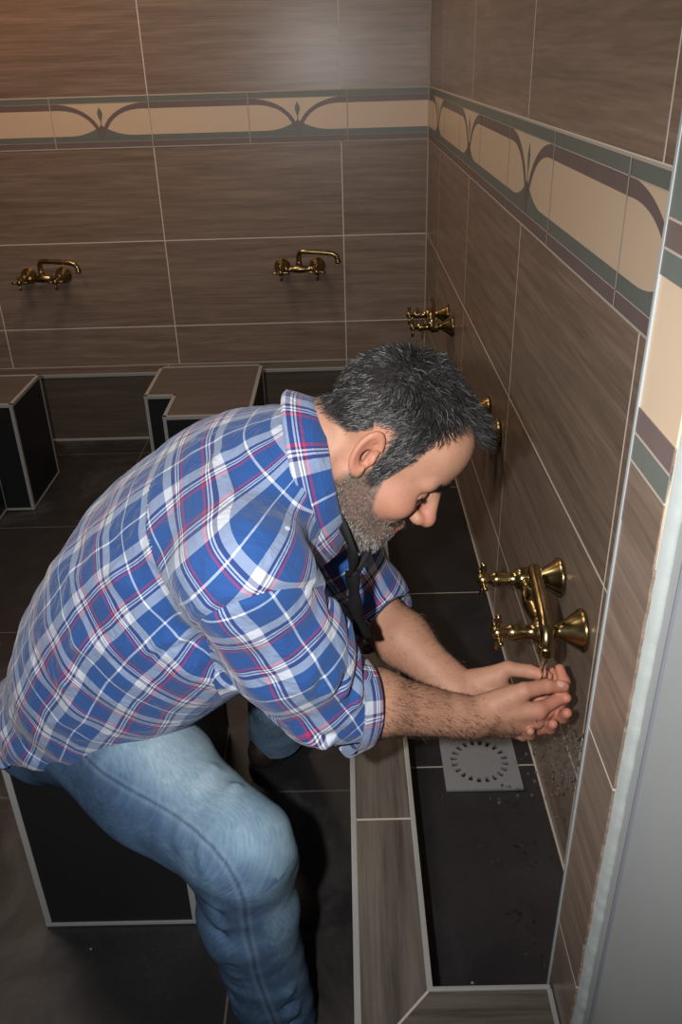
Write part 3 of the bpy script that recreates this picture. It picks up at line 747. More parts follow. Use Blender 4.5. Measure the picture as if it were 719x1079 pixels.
def build_body(root, mat):
    F = Field(axis_steps((-.98, -.42, .007), (-.42, -.005, .0016)), axis_steps((-3.05, -2.87, .006), (-2.87, -2.56, .0016), (-2.56, -2.14, .004)),
              axis_steps((.015, .47, .008), (.47, .70, .0018), (.70, .84, .003), (.84, 1.15, .0016)))
    F.add(Loft(TOR[:6], (.12, .155, .145, .155, .150, .075), (.085, .10, .098, .108, .098, .065), V(0, -1, .05)), .0)
    for s in 'RL':
        F.add(cap(HIP[s], KNEE[s], .078, .054), .03); F.add(cap(KNEE[s], ANK[s], .052, .029), .02)
        F.add(cap(ANK[s], ANK[s] + V(.01, 0, -.040), .029, .027), .02)
        tc = V(-.46, -2.70, .875) * .3 + SHO[s] * .7
        F.add(cap(tc, SHO[s], .05, .052), .03)
        up = unit(ELB[s] - SHO[s]); fo = unit(WRI[s] - ELB[s])
        F.add(cap(SHO[s], ELB[s], .050, .041), .02); F.add(cap(ELB[s], ELB[s] + fo * .075, .041, .043), .02); F.add(cap(ELB[s] + fo * .075, WRI[s], .043, .0275), .02)
        d, n, sd, _ = HAND[s][3]
        F.add(cap(WRI[s] - fo * .03 + sd * .010, WRI[s] + d * .012 + sd * .014, .022, .020), .015); F.add(cap(WRI[s] - fo * .03 - sd * .010, WRI[s] + d * .012 - sd * .014, .022, .020), .015)
        F.add(hand_fn(s), .010 if s == 'R' else .0016)
    F.add(cap(hw(-.045, 0, -.050), V(-.435, -2.705, .925), .056, .058), .02)
    F.add(cap(hw(.010, 0, -.085), V(-.395, -2.712, .915), .040, .042), .02)
    F.add(head_fn(), .012)
    F.cut(seat_fn(.012), .004)
    for s in (1, -1):                                               # smile fold, eye bag, crow's feet, brow lines
        F.ridge(hw(.100, s * .019, -.036), hw(.082, s * .034, -.066), .0035, -.0026); F.ridge(hw(.088, s * .026, -.038), hw(.076, s * .040, -.060), .008, .0022)
        F.ridge(hw(.086, s * .021, -.020), hw(.072, s * .047, -.018), .0028, -.0014)
        for a, b in ((.004, .012), (-.004, -.002), (-.011, -.016)): F.ridge(hw(.066, s * .050, a), hw(.052, s * .056, b), .0018, -.0009)
    for z in (.040, .052): F.ridge(hw(.092, -.03, z), hw(.092, .03, z), .0022, -.0009)
    Vt, Fc = F.mesh(); Vt, Fc = keep_big(Vt, Fc); Vt = smooth_v(Vt, Fc, 2)
    P = (Vt - HEAD) @ HM.T; x, y, z = P.T; ay = np.abs(y); near = (np.linalg.norm(P, axis=1) < .17)
    # colour masks: R = beard / scalp hair tone, G = redness, B = lips
    scalp = scalp_mask(P) * near; beard = beard_mask(P) * near
    red = np.zeros(len(Vt))
    red += near * np.exp(-((x - .112) ** 2 + y ** 2 + (z + .035) ** 2) / .018 ** 2) * .6
    red += near * np.exp(-(((x + .02) / .03) ** 2 + ((ay - .083) / .014) ** 2 + ((z + .005) / .045) ** 2)) * .5
    red += near * np.exp(-(((x - .06) / .03) ** 2 + ((ay - .055) / .02) ** 2 + ((z + .03) / .025) ** 2)) * .32
    for s in 'RL':
        d, n, sd, mc = HAND[s][3]
        for i, p in HAND[s][1]:
            pass
        t = (Vt - WRI[s]) @ d; dist = np.linalg.norm(Vt - WRI[s] - d * .11, axis=1)
        red += np.clip((t - .075) / .07, 0, 1) * (dist < .12) * .30
    lips = near * np.exp(-(((z + .066) / .009) ** 2)) * (ay < .026 - 0 * ay) * np.clip((x - .088) / .008, 0, 1)
    brow = near * np.exp(-(((z - .0195 + .08 * (ay - .025)) / .0055) ** 2)) * (ay > .010) * (ay < .050) * (x > .05)
    lash = near * np.exp(-(((z + .0085) / .0022) ** 2)) * (ay > .018) * (ay < .045) * (x > .074) * 1.
    col = np.stack([np.clip(scalp + brow * .75 + lash, 0, 1), np.clip(red * (1 - beard), 0, 1), np.clip(lips, 0, 1), np.clip(beard * (.80 + .25 * vnoise(Vt, 420., 4)), 0, 1)], 1)
    o = np_mesh('body', Vt, Fc, mat, root, {'mask': col})
    return o, Vt, Fc, P
def sstep(a, b, x): t = np.clip((x - a) / (b - a), 0, 1); return t * t * (3 - 2 * t)
def scalp_mask(P):
    x, y, z = P.T; ay = np.abs(y)
    # hairline: height as a function of x (forward); recedes at the temples
    h = np.interp(x, [-.12, -.075, -.045, -.020, -.004, .010, .024, .034, .050, .066, .085], [-.022, -.020, -.012, .034, .034, -.034, -.038, .020, .064, .080, .086])
    m = sstep(-.004, .006, z - h)
    front = .047 - .30 * np.maximum(ay - .028, 0) + .030 * sstep(.034, .018, ay)
    m = m * sstep(.004, -.006, x - np.where(z > .03, np.clip(front, .02, .078), .2))
    ear = ((x + .018) / .022) ** 2 + ((z + .005) / .040) ** 2
    return m * np.where((ay > .070) & (ear < 1), 0, 1.)
def beard_mask(P):
    x, y, z = P.T; ay = np.abs(y)
    up = np.interp(x, [-.02, .000, .008, .026, .034, .045, .060, .075, .090, .110], [-.036, -.032, -.010, -.012, -.036, -.053, -.060, -.060, -.048, -.048])
    m = sstep(.005, -.007, z - up) * sstep(-.022, -.004, x)
    m = m * sstep(-.150, -.125, z)
    lip = (np.abs(z + .066) < .0085) & (x > .080) & (ay < .024)
    m = np.where(lip, 0, m)
    mou = (z > -.060) & (x > .085) & (ay > .027); return np.where(mou, m * .3, m)

def strands(name, roots, nrm, dirs, length, width, shade, mat, parent, segs=4, curl=.0, gravity=V(0, 0, 0)):
    n = len(roots); L = length[:, None]
    d = dirs + .0; d /= np.linalg.norm(d, axis=1, keepdims=True)
    side = np.cross(d, RNG.normal(size=(n, 3))); side /= np.linalg.norm(side, axis=1, keepdims=True)
    pts = [roots - nrm * .001]; cur = pts[0]; wob = RNG.normal(size=(n, 3))
    for k in range(segs):
        dd = d + wob * curl * math.sin(1.7 * k + 1) + gravity * (k / segs); 
        if k: dd = dd - nrm * np.clip((dd * nrm).sum(1, keepdims=True), .1, 9) * .35 * k / segs
        dd /= np.linalg.norm(dd, axis=1, keepdims=True); cur = cur + dd * L / segs; pts.append(cur)
    Vt = np.empty((n, segs + 1, 2, 3))
    for k, p in enumerate(pts):
        w = width[:, None] * (1 - .75 * (k / segs) ** 2); Vt[:, k, 0] = p - side * w; Vt[:, k, 1] = p + side * w
    base = (np.arange(n) * (segs + 1) * 2)[:, None]
    F = np.concatenate([base + np.array([2 * k, 2 * k + 1, 2 * k + 3, 2 * k + 2])[None] for k in range(segs)])
    sh = np.repeat(shade, (segs + 1) * 2)[:, None] * np.ones((1, 3))
    o = np_mesh(name, Vt.reshape(-1, 3), F, mat, parent, {'shade': sh}, smooth=False); o['kind'] = 'stuff' ; return o
def sample(Vt, Fc, wt, n):
    c = Vt[Fc].mean(1); a = np.linalg.norm(np.cross(Vt[Fc[:, 2]] - Vt[Fc[:, 0]], Vt[Fc[:, 3]] - Vt[Fc[:, 1]]), axis=1) * wt[Fc].mean(1)
    i = RNG.choice(len(Fc), n, p=a / a.sum()); u, v = RNG.random((2, n, 1))
    q = Vt[Fc[i]]; p = (q[:, 0] * (1 - u) + q[:, 1] * u) * (1 - v) + (q[:, 3] * (1 - u) + q[:, 2] * u) * v
    return p, i

SEAT_TOP = .405
def seat_fn(pad=0.):
    lo, hi = V(-1.06, -2.686, -.2), V(-.640, -2.10, SEAT_TOP + .004 + pad)
    c, h = (lo + hi) / 2, (hi - lo) / 2
    def fn(X, Y, Z):
        qx, qy, qz = np.abs(X - f4(c[0])) - f4(h[0]), np.abs(Y - f4(c[1])) - f4(h[1]), np.abs(Z - f4(c[2])) - f4(h[2])
        return np.sqrt(np.maximum(qx, 0) ** 2 + np.maximum(qy, 0) ** 2 + np.maximum(qz, 0) ** 2) + np.minimum(np.maximum(np.maximum(qx, qy), qz), 0)
    fn.lo, fn.hi = lo, hi; return fn
# ------------------------------------------------------------------ materials of the man
def skin_mat():
    t = NT('skin'); tc = t.n('ShaderNodeNewGeometry'); a = t.n('ShaderNodeVertexColor'); a.layer_name = 'mask'; sp = t.n('ShaderNodeSeparateColor'); t.l(a.outputs[0], sp.inputs[0])
    n1 = t.noise(tc.outputs['Position'], 38, 5, .6); n2 = t.noise(tc.outputs['Position'], 420, 3, .6)
    c = t.mix(n1, srgb(180, 137, 113), srgb(156, 111, 89))
    c = t.mix(sp.outputs[1], c, srgb(186, 108, 92)); c = t.mix(t.math('MULTIPLY', sp.outputs[2], .75), c, srgb(160, 84, 78))
    c = t.mix(a.outputs['Alpha'], c, srgb(84, 76, 71)); c = t.mix(sp.outputs[0], c, srgb(44, 41, 40))
    t.set(Base_Color=c, Roughness=.52, Specular_IOR_Level=.32, Subsurface_Weight=.10, Subsurface_Scale=.006)
    t.b.inputs['Subsurface Radius'].default_value = (1., .35, .2)
    t.bump(t.math('ADD', n2, n1), .35, .0015); return t.m
def hair_mat(name, lo, hi, rough=.42):
    t = NT(name); a = t.n('ShaderNodeVertexColor'); a.layer_name = 'shade'
    t.set(Base_Color=t.mix(a.outputs[0], lo, hi), Roughness=rough, Specular_IOR_Level=.3); return t.m
def plaid_mat():
    t = NT('blue_plaid_cotton'); uv = t.n('ShaderNodeUVMap'); sp = t.n('ShaderNodeSeparateXYZ'); t.l(uv.outputs[0], sp.inputs[0])
    blue, navy, red, wht, pale = srgb(36, 76, 136), srgb(46, 48, 102), srgb(180, 40, 78), srgb(222, 224, 230), srgb(190, 195, 204)
    K = 172.5
    stops = [(0, blue), (33, red), (40, navy), (46, wht), (51, navy), (55, wht), (60, navy), (67, pale), (106, blue), (169, wht)]
    out = []
    for i, (o, rr) in enumerate(((0., 1.), (.31, .92))):
        q = t.math('FRACT', t.math('ADD', t.math('DIVIDE', sp.outputs[i], .150 * rr), o)); m = t.math('MULTIPLY', t.math('ABSOLUTE', t.math('SUBTRACT', q, .5)), 2.)
        out.append(t.ramp(m, [((p + (7 if i and p == 67 else 3 if p == 67 else -3 if p == 106 else 0)) / K, c) for p, c in stops], True))
    ar = t.mix(.5, out[0], out[1]); gm = t.n('ShaderNodeGamma', Gamma=.5); t.l(t.mix(1., out[0], out[1], 'MULTIPLY'), gm.inputs[0]); c = t.mix(.35, ar, gm.outputs[0])
    g = t.n('ShaderNodeNewGeometry'); n = t.noise(g.outputs['Position'], 900, 2, .5); c = t.mix(t.math('MULTIPLY', n, .22), c, (.02, .03, .08))
    t.set(Base_Color=c, Roughness=.85, Specular_IOR_Level=.2)
    t.inp(t.b, 'Sheen Weight', .15)
    f1 = t.noise(g.outputs['Position'], 17, 3, .5, 1.6); t.bump(t.math('ADD', t.math('MULTIPLY', f1, 1.), t.math('MULTIPLY', n, .03)), .6, .013); return t.m
def denim_mat():
    t = NT('washed_denim'); a = t.n('ShaderNodeVertexColor'); a.layer_name = 'wash'; sp = t.n('ShaderNodeSeparateColor'); t.l(a.outputs[0], sp.inputs[0])
    uv = t.n('ShaderNodeUVMap'); su = t.n('ShaderNodeSeparateXYZ'); t.l(uv.outputs[0], su.inputs[0])
    g = t.n('ShaderNodeNewGeometry'); n = t.noise(g.outputs['Position'], 20, 6, .65, .2)
    st = t.noise(t.comb(t.math('MULTIPLY', su.outputs[0], 420.), t.math('MULTIPLY', su.outputs[1], 55.), 0.), 1., 5, .7)
    f = t.math('ADD', t.math('MULTIPLY', sp.outputs[0], .85), t.math('ADD', t.math('MULTIPLY', t.math('SUBTRACT', n, .5), .5), t.math('MULTIPLY', t.math('SUBTRACT', st, .5), .5)))
    c = t.ramp(f, [(0, srgb(36, 52, 76)), (.35, srgb(68, 91, 117)), (.7, srgb(112, 136, 152)), (1, srgb(156, 173, 180))])
    c = t.mix(sp.outputs[1], c, srgb(40, 56, 82)); c = t.mix(t.math('MULTIPLY', sp.outputs[2], .5), c, srgb(150, 165, 180))
    t.set(Base_Color=c, Roughness=.9, Specular_IOR_Level=.15)
    f1 = t.noise(g.outputs['Position'], 60, 4, .6, .5); t.bump(t.math('ADD', t.math('MULTIPLY', f1, .5), t.math('MULTIPLY', st, .35)), .3, .004); return t.m
M['skin'] = skin_mat(); M['plaid'] = plaid_mat(); M['denim'] = denim_mat()
M['hair'] = hair_mat('greying_hair', srgb(17, 16, 17), srgb(136, 135, 134), .55); M['beard'] = hair_mat('grey_beard', srgb(26, 23, 22), srgb(158, 152, 146)); M['body_hair'] = hair_mat('body_hair', srgb(34, 26, 22), srgb(60, 48, 40))
M['leather'] = plain('dark_brown_leather', srgb(36, 27, 24), .6, 0, .3, .4, 30, .15); M['sole'] = plain('black_rubber_sole', srgb(18, 17, 17), .7)
M['strap'] = plain('black_webbing', srgb(12, 12, 13), .75, 0, .3)
M['thread'] = plain('pale_button', srgb(205, 205, 210), .4)

man = thing('person', 'man in blue plaid shirt and jeans leaning to wash his hands under the tap', 'person', (-.80, -2.56, 0))
MAN0 = V(-.80, -2.56, 0)
def to_man(o): o.matrix_parent_inverse = Matrix.Translation((.80, 2.56, 0)); return o

# ------------------------------------------------------------------ body, hair, beard
body, BV, BF, BP = build_body(man, M['skin']); to_man(body)
BN = vnormals(BV, BF)
near = np.linalg.norm(BP, axis=1) < .16
def flow(p, fld): return fld
def make_hair():
    wt = scalp_mask(BP) * near
    wt = np.where(wt > .25, 1., 0.); wt *= np.where(BP[:, 0] < -.05, 1., 1.15)
    n = 20000; r, i = sample(BV, BF, wt, n); nr = BN[BF[i, 0]]; L = (r - HEAD) @ HM.T; x, y, z = L.T; ay = np.abs(y)
    top = sstep(.045, .095, z) * sstep(-.09, -.02, x)
    front = sstep(.02, .065, x) * sstep(.04, .07, z)
    # local combing direction: sides back and down, top forward with waves, quiff up and forward
    d = np.zeros((n, 3)); d[:, 0] = -.55 + 1.25 * top + .35 * front; d[:, 1] = np.sign(y) * (.10 + .1 * top) + .35 * vnoise(L, 28, 3); d[:, 2] = -.75 + .55 * top + .5 * front
    d[:, 0] += .45 * vnoise(L, 30, 1); d[:, 2] += .4 * vnoise(L, 30, 2)
    side = (x > .0) & (z < .06); d[side, 0] = -.35; d[side, 2] = -.85
    dw = d[:, :1] * HFW + d[:, 1:2] * HLT + d[:, 2:3] * HUP; dw = dw / (np.linalg.norm(dw, axis=1, keepdims=True) + 1e-9)
    dw = dw - nr * (dw * nr).sum(1, keepdims=True); up = .40 + .25 * top + .45 * front; up = up * np.where(z < .0, .6, 1)
    dw = dw + nr * up[:, None] + RNG.normal(size=(n, 3)) * .22
    ln = (.011 + .009 * top + .010 * front) * np.where(z < -.01, .62, 1) * (.8 + .4 * RNG.random(n))
    grey = .07 + .40 * sstep(.075, .02, z) * sstep(.058, .07, ay + .010) + .06 * sstep(-.05, -.09, x) - .06 * front
    sh = np.clip(np.where(RNG.random(n) < grey, .35 + .65 * RNG.random(n), .10 * RNG.random(n)) + .0, 0, 1)
    return to_man(strands('hair', r, nr, dw, ln, np.full(n, .00034), sh, M['hair'], man, 4, .42))
make_hair()
def make_beard():
    wt = beard_mask(BP) * near; wt = np.where(wt > .1, wt, 0); x, y, z = BP.T
    wt = wt * np.where((z > -.062) & (x > .07), 2.0, 1) * np.where(z < -.085, 1.35, 1)
    n = 21000; r, i = sample(BV, BF, wt, n); nr = BN[BF[i, 0]]; L = (r - HEAD) @ HM.T; x, y, z = L.T
    d = HFW * .25 - HUP * .9; mou = (z > -.060) & (x > .075)
    dw = np.where(mou[:, None], np.sign(y)[:, None] * HLT * .55 - HUP * .8, d); dw = dw + nr * .40 + RNG.normal(size=(n, 3)) * .25
    ln = (.0032 + .0050 * sstep(-.075, -.115, z)) * (.7 + .6 * RNG.random(n)); ln = np.where(mou, .006, ln)
    g = .30 + .42 * sstep(-.055, -.10, z); g = np.where(mou, .05, g)
    sh = np.where(RNG.random(n) < g, .45 + .55 * RNG.random(n), .12 * RNG.random(n))
    return to_man(strands('beard', r, nr, dw, ln, np.full(n, .00030), sh, M['beard'], man, 3, .2))
make_beard()
def make_brows():
    x, y, z = BP.T; ay = np.abs(y); c = .0195 - .08 * (ay - .025)
    wt = near * (np.abs(z - c) < .0052) * (ay > .010) * (ay < .050) * (x > .05); n = 700; r, i = sample(BV, BF, wt.astype(float), n); nr = BN[BF[i, 0]]
    L = (r - HEAD) @ HM.T; dw = np.sign(L[:, 1:2]) * HLT * .9 + HUP * .25 + nr * .35 + RNG.normal(size=(n, 3)) * .15
    return to_man(strands('eyebrows', r, nr, dw, np.full(n, .0085), np.full(n, .0004), .05 * RNG.random(n), M['hair'], man, 3, .1))
make_brows()
def make_lashes():
    x, y, z = BP.T; ay = np.abs(y); wt = near * (np.abs(z + .0085) < .002) * (ay > .019) * (ay < .045) * (x > .074)
    if wt.sum() < 4: return
    n = 160; r, i = sample(BV, BF, wt.astype(float), n); nr = BN[BF[i, 0]]; dw = HFW * .8 - HUP * .55 + RNG.normal(size=(n, 3)) * .12
    return to_man(strands('eyelashes', r, nr, dw, np.full(n, .007), np.full(n, .00035), np.zeros(n), M['hair'], man, 3, .1))
make_lashes()
def make_arm_hair():
    wt = np.zeros(len(BV))
    for s in 'RL':
        fo = unit(WRI[s] - ELB[s]); d, t = seg_d(BV, ELB[s] + fo * .03, WRI[s] + fo * .02); wt += (d < .06) * np.where(t < .97, 1, .4)
        hd = HAND[s][3]; q = BV - WRI[s]; wt += (np.linalg.norm(q - hd[0] * .05, axis=1) < .05) * ((q @ hd[1]) < -.004) * .25
    n = 17000; r, i = sample(BV, BF, wt, n); nr = BN[BF[i, 0]]; fo = unit(WRI['R'] - ELB['R'])
    dw = fo * .8 + nr * .30 + V(0, 0, -.35) + RNG.normal(size=(n, 3)) * .3
    return to_man(strands('arm_hair', r, nr, dw, .007 + .007 * RNG.random(n), np.full(n, .00019), RNG.random(n), M['body_hair'], man, 3, .25))
make_arm_hair()

# ------------------------------------------------------------------ shirt
ST = [V(-.912, -2.540, .345)] + [p.copy() for p in TOR[:6]]; ST[6] = V(-.425, -2.710, .925); ST.append(V(-.372, -2.714, .952))
for i_, o_ in ((0, -.030), (1, -.026), (2, -.014), (4, .012), (5, .012), (6, .008)): ST[i_] = ST[i_] + V(-.70, 0, .71) * o_
S_RU = (.185, .190, .190, .188, .192, .184, .122, .074); S_RW = (.110, .118, .134, .142, .140, .124, .096, .072)
SL = Loft(ST, S_RU, S_RW, V(0, -1, .05), 3, 2.25)
SB = Loft([V(-.74, -2.61, .575), V(-.64, -2.65, .660), V(-.515, -2.70, .765)], (.165, .170, .165), (.105, .130, .122), V(0, -1, .05), 3, 2.2)
FO = {s: unit(WRI[s] - ELB[s]) for s in 'RL'}
SP = {'R': [SHO['R'] + V(-.010, .075, .012), SHO['R'], SHO['R'] * .45 + ELB['R'] * .55 + V(-.006, 0, -.006), ELB['R'] + V(-.008, 0, -.006), ELB['R'] + FO['R'] * .060],
      'L': [SHO['L'] + V(-.015, -.07, .02), SHO['L'], SHO['L'] * .45 + ELB['L'] * .55, ELB['L'], ELB['L'] + FO['L'] * .040]}
SR = {'R': (.072, .074, .073, .056, .054), 'L': (.07, .074, .074, .066, .054)}
HEMP, HEMN = V(-.847, -2.72, .466), unit(V(-.305, 0, .952))
def plane_cut(p, n, rad):
    """solid half-space beyond p along n, limited to a ball"""
    def fn(X, Y, Z):
        d = -((X - f4(p[0])) * f4(n[0]) + (Y - f4(p[1])) * f4(n[1]) + (Z - f4(p[2])) * f4(n[2]))
        b = np.sqrt((X - f4(p[0])) ** 2 + (Y - f4(p[1])) ** 2 + (Z - f4(p[2])) ** 2) - f4(rad); return np.maximum(d, b)
    fn.lo, fn.hi = np.asarray(p) - rad, np.asarray(p) + rad; return fn
def surf(L, k, ang, off=0.):
    """point on a loft: k = index along its stations, ang 0 = his right, +90 = front, -90 = back"""
    n = len(L.P) - 1; x = np.clip(k / 7 * n, 0, n - 1e-6); i = int(x); t = x - i; a, b = L.P[i], L.P[i + 1]; ax = unit(b - a); l = unit(L.lat[i] - ax * (L.lat[i] @ ax)); w = np.cross(ax, l)
    ru = L.ru[i] + t * (L.ru[i + 1] - L.ru[i]); rw = L.rw[i] + t * (L.rw[i + 1] - L.rw[i]); A = math.radians(ang)
    return a + (b - a) * t + l * math.cos(A) * (ru + off) + w * math.sin(A) * (rw + off)
SHIRT_FOLDS = [ # (k1, ang1, k2, ang2, width, height)
    (4.9, 30, 4.0, -22, .013, .007), (4.7, 42, 3.5, -2, .014, .008), (4.5, 50, 3.2, 22, .013, .008), (4.3, 60, 2.9, 42, .014, .008),
    (5.1, 18, 4.6, -35, .012, .005), (3.3, 8, 2.6, -40, .016, .006), (2.9, 25, 2.0, -30, .015, .008), (2.5, 40, 1.6, -10, .014, .009), (2.2, 50, 1.3, 15, .014, .009),
    (2.35, -20, 1.5, -70, .014, .006), (1.9, -40, 1.2, -85, .013, .007), (1.6, 0, 1.0, -45, .012, .007), (4.6, -30, 3.7, -75, .016, .004),
    (4.75, 36, 3.75, -12, .007, -.005), (4.4, 55, 3.05, 32, .007, -.006), (2.7, 32, 1.8, -20, .008, -.006), (2.3, 46, 1.45, 2, .007, -.006), (1.75, -20, 1.1, -65, .007, -.005),
    (5.6, -10, 5.2, 40, .010, .004), (5.75, -60, 5.25, -20, .010, .004)]
def build_shirt():
    h = .0026
    F = Field(axis_steps((-1.06, -.215, h)), axis_steps((-3.03, -2.36, h)), axis_steps((.36, 1.07, h)))
    F.add(SL, .0); F.add(SB, .07)
    for s in 'RL':
        P, R = SP[s], SR[s]
        G = [cap(P[i], P[i + 1], R[i], R[i + 1]) for i in range(4)]
        def arm(X, Y, Z, G=G):
            d = G[0](X, Y, Z)
            for g in G[1:]: d = smin(d, g(X, Y, Z), f4(.03))
            return d
        arm.lo = np.min([g.lo for g in G], 0); arm.hi = np.max([g.hi for g in G], 0)
        F.add(arm, .035)
        ext = cap(P[4], P[4] + FO[s] * .06, R[4], R[4] + .004); F.add(ext, .02)
    for a in SHIRT_FOLDS: F.ridge(surf(SL, a[0], a[1], .004), surf(SL, a[2], a[3], .004), a[4] * 1.05, a[5] * (2.0 if a[5] > 0 else 1.1))
    # sleeve folds (right arm): across the elbow and along the upper arm
    ax = unit(ELB['R'] - SHO['R']); tc = unit(V(-.02, -.85, .52)); tc = unit(tc - ax * (tc @ ax)); sd = np.cross(ax, tc); sd = sd * np.sign(sd[0])          # sd = towards the front/upper edge
    def arm_pt(t, ang, r=.076): A = math.radians(ang); return SHO['R'] + (ELB['R'] - SHO['R']) * t + (tc * math.cos(A) + sd * math.sin(A)) * r
    for t0, a0, t1, a1, w, hh in ((.05, 75, .35, -20, .012, .006), (.22, 80, .55, 0, .012, .007), (.42, 85, .72, 10, .011, .008), (.60, 85, .86, 15, .010, .008), (.74, 88, 1.0, 20, .010, .009),
                                  (.30, 78, .62, 4, .006, -.006), (.52, 84, .80, 12, .006, -.006), (.92, 80, 1.08, -30, .009, .008), (.15, -60, .7, -40, .013, .006), (.5, -70, 1.0, -35, .011, .008), (.8, -75, 1.08, -20, .010, .009), (.92, -60, 1.1, 20, .007, -.006)):
        F.ridge(arm_pt(t0, a0), arm_pt(t1, a1), w, hh)
    for (a, b, w, hh) in ((ELB['L'] + V(.0, -.05, .055), ELB['L'] + V(-.06, -.03, .11), .01, .008), (ELB['L'] + V(.03, -.05, .045), ELB['L'] + V(-.03, -.06, .02), .009, .007)): F.ridge(a, b, w, hh)
    for s in 'RL':                                                  # armhole seams
        q = F.sl(SHO[s] - .13, SHO[s] + .13, 0); X, Y, Z = F.grid(q); n_ = unit(ELB[s] - SHO[s]) + .9 * unit(SHO[s] - SHO['L' if s == 'R' else 'R'])
        tt = ((X - f4(SHO[s][0])) * f4(n_[0]) + (Y - f4(SHO[s][1])) * f4(n_[1]) + (Z - f4(SHO[s][2])) * f4(n_[2]) - f4(.050)); F.D[q] += (.0022 * np.exp(-(tt / .004) ** 2) - .0012 * np.exp(-((tt + .008) / .006) ** 2)).astype(f4)
    # cloth shell with open hem, cuffs and neck
    q = (slice(None),) * 3; X, Y, Z = F.grid(q); nz = np.sin(X * 41 + 2 * np.sin(Z * 37)) * np.sin(Y * 33 + Z * 47 + 1.7 * np.sin(X * 29)); F.D -= (.0016 * nz).astype(f4)
    inner = F.D + f4(.0075)
    F.D = np.maximum(F.D, -inner)
    hem = (-((X - f4(HEMP[0])) * f4(HEMN[0]) + (Z - f4(HEMP[2])) * f4(HEMN[2])) + f4(.006) * np.sin(X * 31 + Y * 17)).astype(f4)
    F.D = np.maximum(F.D, hem); del inner, hem
    for s in 'RL': F.cut(plane_cut(SP[s][4], unit(FO[s] * .9 + V(.0, 0, .25 if s == 'R' else .1)), .13), .001)
    F.cut(plane_cut(NECKC - NECKA * .008, NECKA, .13), .001)
    F.cut(cap(NECKC - NECKA * .03, NECKC + NECKA * .05, .060, .066), .001)
    F.cut(seat_fn(), .002)
    Vt, Fc = F.mesh(); Vt, Fc = keep_big(Vt, Fc, .01); Vt = smooth_v(Vt, Fc, 2)
    # cloth coordinates: torso (around, along) or sleeve (around, along), chosen per face
    c = Vt[Fc].mean(1); X, Y, Z = c.T
    dt = SL(X, Y, Z); reg = np.zeros(len(Fc), int)
    for j, s in ((1, 'R'), (2, 'L')):
        P = SP[s]; axs = unit(ELB[s] - SHO[s]); da = np.min([seg_d(c, P[i], P[i + 1])[0] for i in range(1, 4)], 0)
        t = (c - SHO[s]) @ axs; out = (c - SHO[s]) @ unit(SHO[s] - SHO['L' if s == 'R' else 'R'])
        reg[(da - .076 < dt) & ((t + .9 * out) > .050)] = j
    for j, s in ((1, 'R'), (2, 'L')):                                # straighten the armhole edge of the cloth
        n_ = unit(ELB[s] - SHO[s]) + .9 * unit(SHO[s] - SHO['L' if s == 'R' else 'R'])
        va = np.zeros(len(Vt), bool); vb = va.copy(); va[Fc[reg == j].ravel()] = True; vb[Fc[reg != j].ravel()] = True; m = va & vb
        off = (Vt[m] - SHO[s]) @ n_ - .050; k = np.abs(off) < .008; idx = np.where(m)[0][k]; nv = vnormals(Vt, Fc)[idx]
        tn = n_ - nv * (nv @ n_)[:, None]; Vt[idx] -= tn * (off[k] / ((tn * tn).sum(1) + 1e-6))[:, None].clip(-.01, .01)
    yoke = np.zeros(len(Fc), bool)
    uv = np.zeros((len(Fc), 4, 2))
    for k in range(4):
        p = Vt[Fc[:, k]]; x, y, z = p.T
        _, _, ang, ss = SL.coords(x, y, z, True)
        ang = ang.astype(float); a0 = np.arctan2(np.sin(ang - 0), np.cos(ang - 0)); a0 = np.where(a0 > 2.2, a0 - 2 * PI, a0)
        uv[:, k, 0] = a0 * .165; uv[:, k, 1] = ss
        if k == 0: yoke = (ss > SL.s0[-1] - .165)
        for j, s in ((1, 'R'), (2, 'L')):
            m = reg == j; axs = unit(ELB[s] - SHO[s]); t1 = unit(V(-.02, -.85, .52)) if s == 'R' else unit(V(-.3, .8, .5)); t1 = unit(t1 - axs * (t1 @ axs)); t2 = np.cross(axs, t1)
            q = p - SHO[s]; L_ = np.linalg.norm(ELB[s] - SHO[s]); al = q @ axs; w = np.clip((al - L_ + .02) / .05, 0, 1)
            A = np.arctan2(q @ t2, q @ t1)
            uv[m, k, 0] = (A * .072 + .021)[m]; uv[m, k, 1] = (al + .10 + w * ((p - ELB[s]) @ FO[s]) * .8)[m]
    for k in range(4):
        p = Vt[Fc[:, k]]
        for j in (0, 1): uv[:, k, j] += .0045 * vnoise(p, 13., 5 + j) + .0022 * vnoise(p, 34., 9 + j)
    mm = yoke & (reg == 0)                                          # shoulder yoke: cut as one straight panel
    ya = unit(V(.66, -.06, .74)); yl = unit(V(0, -1, 0) + ya * ya[1]); yw = np.cross(ya, yl); y0 = V(-.535, -2.688, .815)
    for k in range(4):
        q = Vt[Fc[:, k]] - y0; A = np.arctan2(q @ yw / .10, q @ yl / .17)
        A = np.where(A > 2.2, A - 2 * PI, A); uvk = np.stack([A * .150 + .052, q @ ya + .046], 1); p = Vt[Fc[:, k]]
        for j in (0, 1): uvk[:, j] += .0045 * vnoise(p, 13., 5 + j)
        uv[mm, k] = uvk[mm]
    w0 = uv[:, :, 0]; jump = (w0.max(1) - w0.min(1)) > .2; uv[jump, :, 0] = uv[jump][:, :1, 0]
    return to_man(np_mesh('shirt', Vt, Fc, M['plaid'], man, None, uv.reshape(-1, 2)))
NECKC = V(-.392, -2.712, .940); NECKA = unit(V(.965, .0, .26))
shirt = build_shirt()
